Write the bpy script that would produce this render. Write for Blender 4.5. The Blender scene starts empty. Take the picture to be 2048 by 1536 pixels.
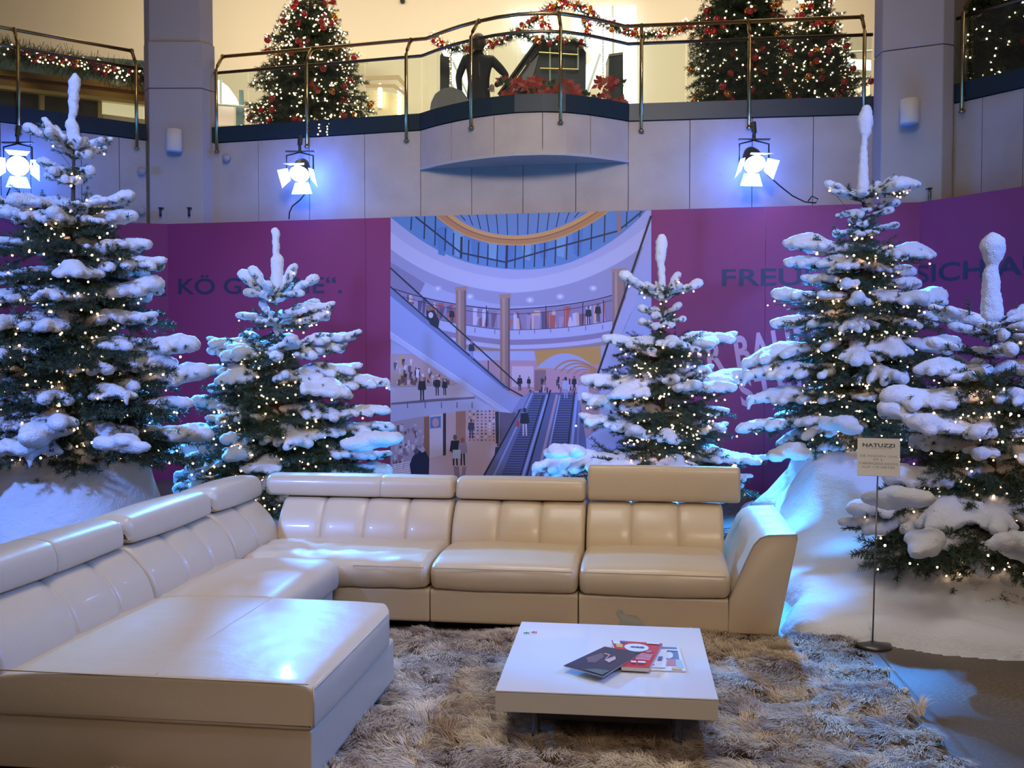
import bpy, bmesh, math, random
import numpy as np
from mathutils import Vector, Matrix, noise
random.seed(7); rng = np.random.default_rng(7)
S = bpy.context.scene; COL = S.collection; PI = math.pi

# ------------------------------------------------------------------ camera
FPX, CX, CY, CH = 2000.0, 1024.0, 768.0, 1.65
PT = math.atan(68/2000.0); CP, SP = math.cos(PT), math.sin(PT)
cam = bpy.data.objects.new('camera', bpy.data.cameras.new('camera')); COL.objects.link(cam)
cam.data.sensor_width = 36; cam.data.lens = FPX*36/2048; cam.data.clip_end = 200
cam.location = (0, 0, CH); cam.rotation_euler = (PI/2-PT, 0, 0); S.camera = cam
S.view_settings.view_transform = 'Standard'; S.view_settings.look = 'None'
S.view_settings.gamma = 1; S.view_settings.use_curve_mapping = False
S.view_settings.exposure = 0.0
S.cycles.max_bounces = 6; S.cycles.diffuse_bounces = 3; S.cycles.glossy_bounces = 3
S.cycles.transmission_bounces = 4; S.cycles.transparent_max_bounces = 12
S.cycles.sample_clamp_indirect = 4; S.cycles.use_denoising = True
S.cycles.caustics_reflective = False; S.cycles.caustics_refractive = False

# ------------------------------------------------------------------ world + lights
w = bpy.data.worlds.new('world'); S.world = w; w.use_nodes = True
w.node_tree.nodes['Background'].inputs[0].default_value = (.52, .44, .46, 1)
w.node_tree.nodes['Background'].inputs[1].default_value = .11
def lamp(name, typ, loc, energy, color, aim=None, **kw):
    d = bpy.data.lights.new(name, typ); d.energy = energy; d.color = color
    for k, v in kw.items(): setattr(d, k, v)
    o = bpy.data.objects.new(name, d); COL.objects.link(o); o.location = loc
    if aim is not None: o.rotation_euler = (Vector(aim)-Vector(loc)).to_track_quat('-Z', 'Y').to_euler()
    return o
BLUE = (.04, .31, 1.0)
lamp('atrium_light', 'AREA', (0.3, 2.8, 10.5), 215, (1, .90, .80), (0.3, 4.0, 0), size=8)
lamp('front_fill', 'AREA', (1.6, -2.5, 6.5), 13, (1, .80, .62), (.5, 6.3, .6), size=2.0, spread=math.radians(40))  # unseen fill added to brighten the back run of the sofa
lamp('front_fill', 'AREA', (-1.0, -4.0, 6.5), 42, (1, .68, .42), (0, 6, .6), size=3.5)  # unseen warm fill added for the sofa fronts
for x in (-5, 0, 5):
    lamp('gallery_light', 'AREA', (x, 16.2, 9.0), 180, (1, .86, .62), (x, 19, 4.5), size=3.0)
lamp('stage_flood', 'SPOT', (5.5, 1.0, 6.2), 330, (.22, .44, 1), (-1.75, 4.5, .4), spot_size=math.radians(27), spot_blend=.5, shadow_soft_size=.12)
lamp('stage_flood', 'SPOT', (-5.5, 0.0, 5.5), 3600, (.16, .32, 1), (-2.9, 8.0, 1.2), spot_size=math.radians(42), spot_blend=.6, shadow_soft_size=.2)
lamp('stage_flood', 'SPOT', (6.0, 0.5, 5.5), 3000, (.16, .32, 1), (2.7, 8.8, 1.6), spot_size=math.radians(34), spot_blend=.6, shadow_soft_size=.2)

lamp('facade_fill', 'AREA', (0, -1.0, 6.6), 62, (1, .90, .84), (0, 12.2, 4.0), size=1.8, spread=math.radians(50))  # unseen lamp added to brighten and warm the facade
lamp('top_fill', 'AREA', (-.5, 4.6, 10.0), 22, (.96, .94, .96), (-.5, 4.5, 0), size=2.5, spread=math.radians(48))  # unseen overhead fill added for the table and seat tops
for p_, a_, e_ in (((1.95, 7.7, .25), (2.55, 8.8, .75), 45), ((-.55, 8.1, .2), (-1.25, 8.8, .8), 45), ((.35, 8.1, .2), (.75, 8.8, .8), 40), ((-2.75, 7.7, .3), (-3.1, 7.8, .8), 22), ((2.1, 6.9, .6), (3.0, 7.4, .15), 14)):
    lamp('floor_flood', 'SPOT', p_, e_, (.03, .36, 1), a_, spot_size=math.radians(120), spot_blend=.8, shadow_soft_size=.08)
lamp('stage_flood', 'SPOT', (6.5, 4.2, 5.0), 2300, (.06, .25, 1), (-1.95, 4.7, .65), spot_size=math.radians(28), spot_blend=.6, shadow_soft_size=.15)

# ------------------------------------------------------------------ helpers
def ray(x, y):
    a, b = (x-CX)/FPX, (CY-y)/FPX
    return Vector((a, CP+b*SP, -SP+b*CP))
def P(x, y, D):                       # measured photo point at depth D
    r = ray(x, y); t = D/r.y; return Vector((r.x*t, D, CH+r.z*t))
def PZ(x, y, Z):                      # measured photo point at height Z
    r = ray(x, y); t = (Z-CH)/r.z; return Vector((r.x*t, r.y*t, Z))
def projx(p):
    return CX+FPX*p[0]/(p[1]*CP-(p[2]-CH)*SP)
def tag(o, label=None, cat=None, group=None, kind=None):
    if label: o['label'] = label
    if cat: o['category'] = cat
    if group: o['group'] = group
    if kind: o['kind'] = kind
    return o
def empty(name, loc=(0, 0, 0), rz=0):
    o = bpy.data.objects.new(name, None); COL.objects.link(o); o.location = loc; o.rotation_euler = (0, 0, rz); return o
def link(name, me, mat=None, parent=None, loc=(0, 0, 0), smooth=False):
    if mat is not None:
        me.materials.clear()
        for m in (mat if isinstance(mat, (list, tuple)) else [mat]): me.materials.append(m)
    if smooth: me.polygons.foreach_set('use_smooth', [True]*len(me.polygons))
    o = bpy.data.objects.new(name, me); COL.objects.link(o); o.location = loc
    if parent is not None: o.parent = parent
    return o
class MB:                            # plain mesh builder
    def __init__(s): s.v, s.f, s.m = [], [], []
    def add(s, vs, fs, mi=0):
        n = len(s.v); s.v += [tuple(p) for p in vs]; s.f += [tuple(n+i for i in q) for q in fs]; s.m += [mi]*len(fs); return s
    def box(s, c, d, rz=0, mi=0):
        c = Vector(c); cs, sn = math.cos(rz), math.sin(rz); vs = []
        for z in (-1, 1):
            for y in (-1, 1):
                for x in (-1, 1):
                    a, b = x*d[0]/2, y*d[1]/2
                    vs.append((c.x+a*cs-b*sn, c.y+a*sn+b*cs, c.z+z*d[2]/2))
        return s.add(vs, [(0, 2, 3, 1), (4, 5, 7, 6), (0, 1, 5, 4), (2, 6, 7, 3), (0, 4, 6, 2), (1, 3, 7, 5)], mi)
    def prism(s, poly, z0, z1, mi=0):   # vertical prism
        n = len(poly); a = sum(poly[i][0]*poly[(i+1) % n][1]-poly[(i+1) % n][0]*poly[i][1] for i in range(n))
        if a < 0: poly = poly[::-1]
        vs = [(p[0], p[1], z0) for p in poly]+[(p[0], p[1], z1) for p in poly]
        return s.add(vs, [tuple(range(n))[::-1], tuple(range(n, 2*n))]+[(i, (i+1) % n, n+(i+1) % n, n+i) for i in range(n)], mi)
    def tube(s, pts, r, k=8, mi=0, cap=True):
        pts = [Vector(p) for p in pts]; n = len(pts); rs = r if isinstance(r, (list, tuple)) else [r]*n
        up = Vector((0, 0, 1)); vs, fs = [], []
        for i, p in enumerate(pts):
            t = (pts[min(i+1, n-1)]-pts[max(i-1, 0)]).normalized()
            a = t.cross(up)
            if a.length < .05: a = t.cross(Vector((1, 0, 0)))
            a.normalize(); b = t.cross(a); up = -b if i == 0 and False else up
            for j in range(k):
                q = 2*PI*j/k; vs.append(p+(a*math.cos(q)+b*math.sin(q))*rs[i])
        for i in range(n-1):
            for j in range(k):
                fs.append((i*k+j, i*k+(j+1) % k, (i+1)*k+(j+1) % k, (i+1)*k+j))
        if cap: fs += [tuple(range(k))[::-1], tuple((n-1)*k+j for j in range(k))]
        return s.add(vs, fs, mi)
    def lathe(s, prof, c=(0, 0, 0), k=16, mi=0, mat=None):
        c = Vector(c); vs, fs = [], []; n = len(prof)
        for r, z in prof:
            for j in range(k):
                q = 2*PI*j/k; p = Vector((r*math.cos(q), r*math.sin(q), z))
                if mat is not None: p = mat @ p
                vs.append(c+p)
        for i in range(n-1):
            for j in range(k): fs.append((i*k+j, i*k+(j+1) % k, (i+1)*k+(j+1) % k, (i+1)*k+j))
        fs += [tuple(range(k))[::-1], tuple((n-1)*k+j for j in range(k))]
        return s.add(vs, fs, mi)
    def ball(s, c, r, k=8, mi=0, sz=(1, 1, 1)):
        h = max(4, k//2+1)
        prof = [(max(1e-4, math.sin(PI*i/h)*r), -math.cos(PI*i/h)*r) for i in range(h+1)]
        return s.lathe(prof, c, k, mi, Matrix.Diagonal(Vector(sz)))
    def mesh(s, name):
        me = bpy.data.meshes.new(name); me.from_pydata(s.v, [], s.f)
        if any(s.m): me.polygons.foreach_set('material_index', s.m)
        me.update(); return me
    def build(s, name, mat=None, parent=None, smooth=False, loc=(0, 0, 0)):
        return link(name, s.mesh(name), mat, parent, loc, smooth)
def np_mesh(name, v, tris):           # fast mesh from numpy
    me = bpy.data.meshes.new(name); v = np.asarray(v, np.float32); t = np.asarray(tris, np.int32); k = t.shape[1]
    me.vertices.add(len(v)); me.vertices.foreach_set('co', v.ravel())
    me.loops.add(t.size); me.loops.foreach_set('vertex_index', t.ravel())
    me.polygons.add(len(t)); me.polygons.foreach_set('loop_start', np.arange(0, t.size, k, dtype=np.int32))
    me.update(calc_edges=True); me.validate(); return me
def soften(o, w=.006, seg=2):
    m = o.modifiers.new('b', 'BEVEL'); m.width = w; m.segments = seg; m.limit_method = 'ANGLE'; return o

# ------------------------------------------------------------------ materials
def mat(name, col, rough=.6, metal=0, emit=None, es=1, bump=None, var=None, coat=0, spec=.5, sheen=0, ns='Object'):
    m = bpy.data.materials.new(name); m.use_nodes = True; nt = m.node_tree; b = nt.nodes['Principled BSDF']
    b.inputs['Base Color'].default_value = (*col, 1); b.inputs['Roughness'].default_value = rough; b.inputs['Metallic'].default_value = metal
    b.inputs['Specular IOR Level'].default_value = spec
    if coat: b.inputs['Coat Weight'].default_value = coat; b.inputs['Coat Roughness'].default_value = .08
    if sheen: b.inputs['Sheen Weight'].default_value = sheen
    if emit: b.inputs['Emission Color'].default_value = (*emit, 1); b.inputs['Emission Strength'].default_value = es
    tc = nt.nodes.new('ShaderNodeTexCoord')
    if var:                            # var = list of (scale, amount, colour2)
        cur = None
        for sc, lo, hi, c2 in var:
            n = nt.nodes.new('ShaderNodeTexNoise'); n.inputs['Scale'].default_value = sc; n.inputs['Detail'].default_value = 4
            nt.links.new(tc.outputs[ns], n.inputs['Vector'])
            r = nt.nodes.new('ShaderNodeMapRange'); r.inputs[1].default_value = lo; r.inputs[2].default_value = hi
            nt.links.new(n.outputs['Fac'], r.inputs[0])
            x = nt.nodes.new('ShaderNodeMix'); x.data_type = 'RGBA'; nt.links.new(r.outputs[0], x.inputs[0])
            if cur is None: x.inputs[6].default_value = (*col, 1)
            else: nt.links.new(cur, x.inputs[6])
            x.inputs[7].default_value = (*c2, 1); cur = x.outputs[2]
        nt.links.new(cur, b.inputs['Base Color'])
    if bump:
        prev = None
        for sc, st, dist in bump:
            n = nt.nodes.new('ShaderNodeTexNoise'); n.inputs['Scale'].default_value = sc; n.inputs['Detail'].default_value = 5
            nt.links.new(tc.outputs[ns], n.inputs['Vector'])
            q = nt.nodes.new('ShaderNodeBump'); q.inputs['Strength'].default_value = st; q.inputs['Distance'].default_value = dist
            nt.links.new(n.outputs['Fac'], q.inputs['Height'])
            if prev: nt.links.new(prev, q.inputs['Normal'])
            prev = q.outputs['Normal']
        nt.links.new(prev, b.inputs['Normal'])
    if emit: m.cycles.emission_sampling = 'NONE' if es < 2 else 'AUTO'
    return m
def glassmat(name, tint, refl=.10):
    m = bpy.data.materials.new(name); m.use_nodes = True; nt = m.node_tree; nt.nodes.clear()
    o = nt.nodes.new('ShaderNodeOutputMaterial'); x = nt.nodes.new('ShaderNodeMixShader'); t = nt.nodes.new('ShaderNodeBsdfTransparent')
    g = nt.nodes.new('ShaderNodeBsdfGlossy'); f = nt.nodes.new('ShaderNodeLayerWeight'); a = nt.nodes.new('ShaderNodeMath'); a.operation = 'MULTIPLY_ADD'; q4 = nt.nodes.new('ShaderNodeMath'); q4.operation = 'POWER'
    t.inputs[0].default_value = (*tint, 1); g.inputs['Roughness'].default_value = .02; f.inputs[0].default_value = .5; a.inputs[1].default_value = .4; a.inputs[2].default_value = refl; q4.inputs[1].default_value = 5
    nt.links.new(f.outputs['Facing'], q4.inputs[0]); nt.links.new(q4.outputs[0], a.inputs[0]); nt.links.new(a.outputs[0], x.inputs[0])
    nt.links.new(t.outputs[0], x.inputs[1]); nt.links.new(g.outputs[0], x.inputs[2]); nt.links.new(x.outputs[0], o.inputs[0]); return m
LEATHER = mat('cream_leather', (.62, .495, .335), .38, bump=[(9, .25, .012), (260, .12, .002)], coat=.12)
SEAM = mat('leather_seam', (.42, .35, .27), .6)
DARKGAP = mat('black_gap_shade', (.02, .02, .02), .8)
SNOW = mat('fleece_snow', (.80, .81, .85), .95, bump=[(26, .6, .02), (110, .9, .010)], spec=.1, sheen=.3)
SNOWG = mat('fleece_snow_ground', (.76, .77, .81), .95, bump=[(14, .5, .03), (90, .5, .008)], spec=.1, sheen=.3)
NEEDLE = mat('fir_needles', (.030, .060, .032), .55, var=[(5, .35, .7, (.055, .10, .05))])
BARK = mat('fir_bark', (.09, .06, .04), .9)
NEEDLE2 = mat('dressed_tree_needles', (.022, .050, .026), .6, var=[(6, .35, .7, (.05, .085, .035))])
BULB = mat('fairy_bulb', (1, .8, .6), .4, emit=(1, .66, .40), es=1.9)
BULB.node_tree.nodes['Principled BSDF'].inputs['Emission Strength'].default_value = 9
WIRE = mat('green_wire', (.02, .04, .02), .6)
RED = mat('red_bauble', (.45, .015, .02), .22, coat=.5); GOLDB = mat('gold_bauble', (.75, .30, .06), .25, metal=.8)
BRASS = mat('brass', (.46, .33, .15), .26, metal=1); BRASSD = mat('dull_brass', (.20, .15, .09), .35, metal=1)
CONC = mat('travertine_slab', (.46, .395, .35), .75, var=[(2.2, .35, .7, (.39, .325, .28)), (40, .70, .78, (.22, .18, .16))], bump=[(60, .25, .004)])
CONCP = mat('pillar_travertine', (.42, .355, .31), .75, var=[(1.8, .4, .7, (.40, .34, .29)), (38, .70, .78, (.22, .18, .16))], bump=[(60, .25, .004)])
JOINT = mat('slab_joint', (.14, .12, .11), .9)
BAND = mat('dark_green_stone', (.018, .030, .036), .4, spec=.3)
MAGENTA = mat('magenta_hoarding', (.245, .020, .085), .62, var=[(1.5, .3, .7, (.225, .018, .080))])
NAVY = mat('navy_lettering', (.020, .022, .055), .6); PINK = mat('pink_lettering', (.62, .34, .46), .6)
CREAM = mat('cream_plaster', (.84, .76, .62), .8); CREAM2 = mat('cream_vault', (.82, .70, .50), .8); CREAMD = mat('cream_moulding', (.55, .40, .26), .7)
GLASS = glassmat('balustrade_glass', (.90, .95, .92), .07)
WGLOW = mat('daylight_window', (.9, .95, 1), .5, emit=(.86, .94, 1), es=1.9); WGLOW.node_tree.nodes['Principled BSDF'].inputs['Emission Strength'].default_value = 1.6
BLACK = mat('black_metal', (.012, .012, .014), .4); GREYM = mat('grey_metal', (.16, .17, .18), .4, metal=.6)
CHROME = mat('chrome', (.6, .6, .62), .15, metal=1)
WHITEG = mat('white_lacquer', (.74, .74, .73), .06, coat=.5)
WHITEP = mat('cream_painted_metal', (.66, .58, .48), .5)
FLOORM = mat('brown_stone_floor', (.115, .085, .055), .55, var=[(55, .40, .62, (.20, .155, .10)), (1.2, .4, .65, (.10, .08, .062))], bump=[(80, .2, .003)])
LENS = mat('lamp_lens', (.5, .8, 1), .3, emit=(.55, .84, 1), es=60)
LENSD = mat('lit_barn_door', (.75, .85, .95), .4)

# ------------------------------------------------------------------ floor
fl = MB(); fl.add([(-11, -3, 0), (10, -3, 0), (10, 14, 0), (-11, 14, 0)], [(0, 1, 2, 3)])
tag(fl.build('floor', FLOORM), kind='structure')

# ------------------------------------------------------------------ facade, pillars, balcony edge
ZB0, ZB1, ZS = 4.31, 4.505, 3.84
def path(pts, Z=ZB0): return [PZ(x, y, Z) for x, y in pts]
LEFTP = path([(0, 243), (292, 280)]); d = (LEFTP[0]-LEFTP[1]).normalized(); LEFTP = [LEFTP[0]+d*4.5]+LEFTP
MIDA = path([(420, 286), (841, 260)]); MIDB = path([(1257, 242), (1748, 228)])
ARC = path([(841, 260), (872, 251), (906, 243), (945, 235.5), (985, 229.5), (1030, 225), (1084, 223), (1130, 224), (1175, 228.5), (1220, 235.5), (1257, 242)])
RIGHTP = path([(1903, 207), (2048, 174)]); d = (RIGHTP[1]-RIGHTP[0]).normalized(); RIGHTP = RIGHTP+[RIGHTP[1]+d*4]
def n_in(a, b):                       # plan normal pointing away from the viewer
    t = (b-a); t.z = 0; t.normalize(); n = Vector((-t.y, t.x, 0)); return n if n.y > 0 else -n
def offs(pts, dd):
    out = []
    for i, p in enumerate(pts):
        ns = []
        if i > 0: ns.append(n_in(pts[i-1], p))
        if i < len(pts)-1: ns.append(n_in(p, pts[i+1]))
        n = sum(ns, Vector()).normalized(); out.append(p+n*dd)
    return out
def wall_run(mb, pts, d0, d1, z0, z1, mi=0):
    a, b = offs(pts, d0), offs(pts, d1); n = len(pts)
    for i in range(n-1):
        mb.prism([a[i][:2], a[i+1][:2], b[i+1][:2], b[i][:2]], z0, z1, mi)
wb = MB()
for run in ([LEFTP[0], LEFTP[1], LEFTP[2], MIDA[0]], [MIDA[0], MIDA[1]], [MIDA[1], MIDB[0]], MIDB, [MIDB[1], RIGHTP[0], RIGHTP[1], RIGHTP[2]]):
    wall_run(wb, run, .05, .30, 0, ZB0-.002)
WALLB = tag(wb.build('wall_back', JOINT), kind='structure')
def slabs(a, b, xs, z0, z1, th=.045, parent=WALLB):
    """stone slabs between plan points a,b, cut where the photo's joints fall"""
    L = (b-a).length; t = (b-a).normalized(); n = n_in(a, b); cuts = [0.0]
    for x in xs:
        lo, hi = 0.0, L
        inc = projx(b) > projx(a)
        for _ in range(30):
            m = (lo+hi)/2
            if (projx(a+t*m) < x) == inc: lo = m
            else: hi = m
        cuts.append(lo)
    cuts.append(L)
    for i in range(len(cuts)-1):
        s0, s1 = cuts[i]+.004, cuts[i+1]-.004
        if s1-s0 < .02: continue
        m = MB(); p0, p1 = a+t*s0, a+t*s1; j = random.uniform(0, .004)
        m.prism([(p0+n*j)[:2], (p1+n*j)[:2], (p1+n*th)[:2], (p0+n*th)[:2]], z0, z1)
        m.build('stone_slab', CONC, parent)
slabs(LEFTP[0], LEFTP[1], [], 2.9, ZB0-.01); slabs(LEFTP[1], LEFTP[2], [60, 162, 238], 2.9, ZB0-.01)
slabs(MIDA[0], MIDA[1], [516, 618, 729], 2.9, ZB0-.01)
slabs(MIDA[1], MIDB[0], [943, 1046, 1152], 2.9, ZB0-.01)
slabs(MIDB[0], MIDB[1], [1380, 1505, 1627], 2.9, ZB0-.01)
slabs(RIGHTP[0], RIGHTP[1], [1965], 2.9, ZB0-.01); slabs(RIGHTP[1], RIGHTP[2], [], 2.9, ZB0-.01)
# bulging balcony
BAL = tag(empty('balcony', (0, 0, 0)), kind='structure')
arc = ARC
def arcseg(x0, x1, k=6):
    pts = []
    for q in range(k+1):
        x = x0+(x1-x0)*q/k
        for i in range(len(arc)-1):
            xa, xb = projx(arc[i]), projx(arc[i+1])
            if xa-.01 <= x <= xb+.01:
                pts.append(arc[i].lerp(arc[i+1], (x-xa)/(xb-xa))); break
    return pts
xs = [841.3, 903, 988, 1085, 1181, 1256.7]
for i in range(5):
    m = MB(); wall_run(m, arcseg(xs[i]+(.8 if i else 0), xs[i+1]-(.8 if i < 4 else 0)), .0, .06, ZS+.02, ZB0-.01); m.build('stone_slab', CONC, BAL)
m = MB(); poly = [p[:2] for p in offs(arc, .01)]; m.prism(poly, ZS, ZS+.06); m.build('soffit', mat('soffit_plaster', (.45, .40, .38), .8), BAL)
m = MB(); wall_run(m, offs(arc, -.012), .0, .05, ZS-.012, ZS+.022); m.build('trim', mat('soffit_trim', (.40, .38, .40), .6), BAL)
m = MB(); m.prism([p[:2] for p in offs(arc, .02)], ZB0-.06, ZB0+.02); m.build('slab', JOINT, BAL)
# dark stone band
bd = MB()
for run in (LEFTP, MIDA, ARC, MIDB, RIGHTP): wall_run(bd, offs(run, -.02), 0, .22, ZB0, ZB1)
tag(bd.build('trim_1', BAND), kind='structure')
uf = MB()
allp = LEFTP+MIDA+ARC[1:-1]+MIDB+RIGHTP
poly = [p[:2] for p in offs(allp, .15)]+[(10, 24), (-12, 24)]
uf.prism(poly, ZB0+.01, ZB1-.02); tag(uf.build('floor_upper', mat('gallery_floor', (.55, .48, .38), .4)), kind='structure')
# pillars
def pillar(cols, ztop, xa, xb, name):
    o = tag(empty(name), kind='structure')
    for poly, z0, z1 in cols: soften(MB().prism(poly, z0, z1).build('stone_block', CONCP, o), .01)
    return o
def pl(x, D): p = P(x, 300, D); return (p.x, p.y)
lp_ = [pl(299, 12.78), pl(404, 12.78), pl(431, 12.98), pl(431, 13.7), pl(290, 13.7), pl(290, 12.95)]
lp2 = [pl(301, 12.82), pl(402, 12.82), pl(428, 13.0), pl(428, 13.7), pl(291, 13.7), pl(291, 12.98)]
pillar([(lp_, 0, 4.96), (lp_, 4.968, 5.55), (lp2, 5.558, 8)], 8, 0, 0, 'pillar_left')
rp_ = [pl(1762, 11.02), pl(1884, 10.74), pl(1905, 10.80), pl(1930, 11.8), pl(1770, 12.3), pl(1746, 11.3)]
pillar([(rp_, 0, 4.9), (rp_, 4.908, 8)], 8, 0, 0, 'pillar_right')

# ------------------------------------------------------------------ hoarding with lettering and mural
H0 = [PZ(335, 448, 3.24), PZ(1840, 404.5, 3.24)]
HL = P(0, 436, 11.62); HLL = HL+(HL-H0[0])*.9; HR = PZ(2048, 372.5, 3.24); HRR = HR+(HR-H0[1]).normalized()*4
def zfix(p, z): return Vector((p.x, p.y, z))
HO = tag(empty('hoarding', (0, 11, 0)), 'tall magenta hoarding with lettering and a printed shopping mall mural', 'hoarding')
def hpanel(a, b, za, zb):
    n = n_in(a, b)*.04; m = MB()
    m.add([(a.x, a.y, 0), (b.x, b.y, 0), (b.x, b.y, zb), (a.x, a.y, za)]+[((a+n).x, (a+n).y, 0), ((b+n).x, (b+n).y, 0), ((b+n).x, (b+n).y, zb), ((a+n).x, (a+n).y, za)],
          [(0, 1, 2, 3), (5, 4, 7, 6), (3, 2, 6, 7), (0, 3, 7, 4), (1, 5, 6, 2)])
    o = m.build('panel', MAGENTA, HO); o.location = (0, -11, 0)
A, B = H0
cut = [0, .165, .295, .47, .643, .82, 1]
for i in range(6):
    a, b = A.lerp(B, cut[i]+(.0002 if i else 0)), A.lerp(B, cut[i+1]-.0002); hpanel(a, b, 3.24, 3.24)
hpanel(HL, A, HL.z, 3.24); hpanel(HLL, HL, HL.z-.05, HL.z); hpanel(B, HR, 3.24, 3.24); hpanel(HR, HRR, 3.24, 3.24)
def on_plane(a, b, x, y, lift=.0):
    n = n_in(a, b); o = Vector((0, 0, CH)); r = ray(x, y); t = (zfix(a, CH)-o).dot(n)/r.dot(n); return o+r*t-n*lift
def text_mesh(s, size=1.0, bold=.0, sx=1.0, spacing=1.0):
    c = bpy.data.curves.new('t', 'FONT'); c.body = s; c.size = size; c.offset = bold; c.space_character = spacing; c.extrude = 0
    o = bpy.data.objects.new('t', c); COL.objects.link(o); dg = bpy.context.evaluated_depsgraph_get(); dg.update()
    me = bpy.data.meshes.new_from_object(o.evaluated_get(dg)); bpy.data.objects.remove(o)
    for v in me.vertices: v.co.x *= sx
    return me
def islands(me):
    par = list(range(len(me.vertices)))
    def f(i):
        while par[i] != i: par[i] = par[par[i]]; i = par[i]
        return i
    for e in me.edges: par[f(e.vertices[0])] = f(e.vertices[1])
    g = {}
    for i in range(len(par)): g.setdefault(f(i), []).append(i)
    out = []
    for vs in g.values():
        x0 = min(me.vertices[i].co.x for i in vs); x1 = max(me.vertices[i].co.x for i in vs)
        out.append([x0, x1, set(vs)])
    out.sort(key=lambda q: q[0]); res = [out[0]]
    for q in out[1:]:
        if q[0] < res[-1][1]-.02 and (q[1]-q[0] < .35 or q[1] <= res[-1][1]): res[-1][1] = max(res[-1][1], q[1]); res[-1][2] |= q[2]
        else: res.append(q)
    return res
def place_text(s, a, b, p0, p1, mat_, name, cap=.69, bold=.0, spacing=1.0, h=None, parent=None, lift=.004):
    """baseline from photo point p0 to p1 on the panel a-b, cap height h metres, one mesh per letter"""
    w0, w1 = on_plane(a, b, *p0, lift), on_plane(a, b, *p1, lift)
    me = text_mesh(s, 1.0, bold, 1, spacing); xs_ = [v.co.x for v in me.vertices]; x0, x1 = min(xs_), max(xs_)
    ux = (w1-w0); L = ux.length; ux.normalize(); n = -n_in(a, b); uz = n.cross(ux).normalized()
    if uz.z < 0: uz = -uz
    isl = islands(me)
    for v in me.vertices: v.co = w0+ux*((v.co.x-x0)/(x1-x0)*L)+uz*(v.co.y/cap*h)
    for _, _, vs in isl:
        idx = {i: k for k, i in enumerate(sorted(vs))}
        m2 = bpy.data.meshes.new('letter'); m2.from_pydata([me.vertices[i].co for i in sorted(vs)], [], [tuple(idx[i] for i in p.vertices) for p in me.polygons if p.vertices[0] in vs]); m2.update()
        o = link('letter', m2, mat_, parent); o.location = (0, -11, 0) if parent is HO else (0, 0, 0)
place_text('KÖ GALERIE“.', A, B, (357, 588), (684, 585.5), NAVY, 'lettering', h=.19, bold=.012, parent=HO)
place_text('DIE NEUE', HL, A, (118, 601), (333, 592), NAVY, 'lettering', h=.19, bold=.012, parent=HO)
place_text('FREUEN SIE', A, B, (1444, 572), (1815, 566), NAVY, 'lettering', h=.185, bold=.012, parent=HO)
place_text('SICH AUF', B, HR, (1832, 566), (2135, 542), NAVY, 'lettering', h=.185, bold=.012, parent=HO)
place_text('WIR BAUEN', A, B, (1335, 757), (1668, 707), PINK, 'lettering', h=.345, bold=.03, spacing=1.15, parent=HO)
place_text('STEIN', A, B, (1484, 812), (1660, 785), PINK, 'lettering', h=.30, bold=.03, spacing=1.2, parent=HO)
# ------------------------------------------------------------------ sectional sofa
O2 = Vector((1.52, 5.69, 0)); TH = math.atan(276/2000.0)
SOFA = tag(empty('sectional_sofa', O2, -TH), 'large cream leather L-shaped sofa with chaise and headrests', 'sofa')
def chaikin(poly, n=2, closed=True):
    for _ in range(n):
        out = []
        for i in range(len(poly)):
            a, b = poly[i], poly[(i+1) % len(poly)]
            out += [(a[0]*.75+b[0]*.25, a[1]*.75+b[1]*.25), (a[0]*.25+b[0]*.75, a[1]*.25+b[1]*.75)]
        poly = out
    return poly
def dense(poly, step=.05):
    out = []
    for i in range(len(poly)):
        a, b = poly[i], poly[(i+1) % len(poly)]; L = math.dist(a, b); k = max(1, int(L/step))
        out += [(a[0]+(b[0]-a[0])*j/k, a[1]+(b[1]-a[1])*j/k) for j in range(k)]
    return out
def MAPB(s, a, z): return (s, a, z)                 # back run: s along the sofa, a depth
def MAPL(s, a, z): return (-2.72-a, s, z)           # left run: s along the left wing
SEAMS = []
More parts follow.
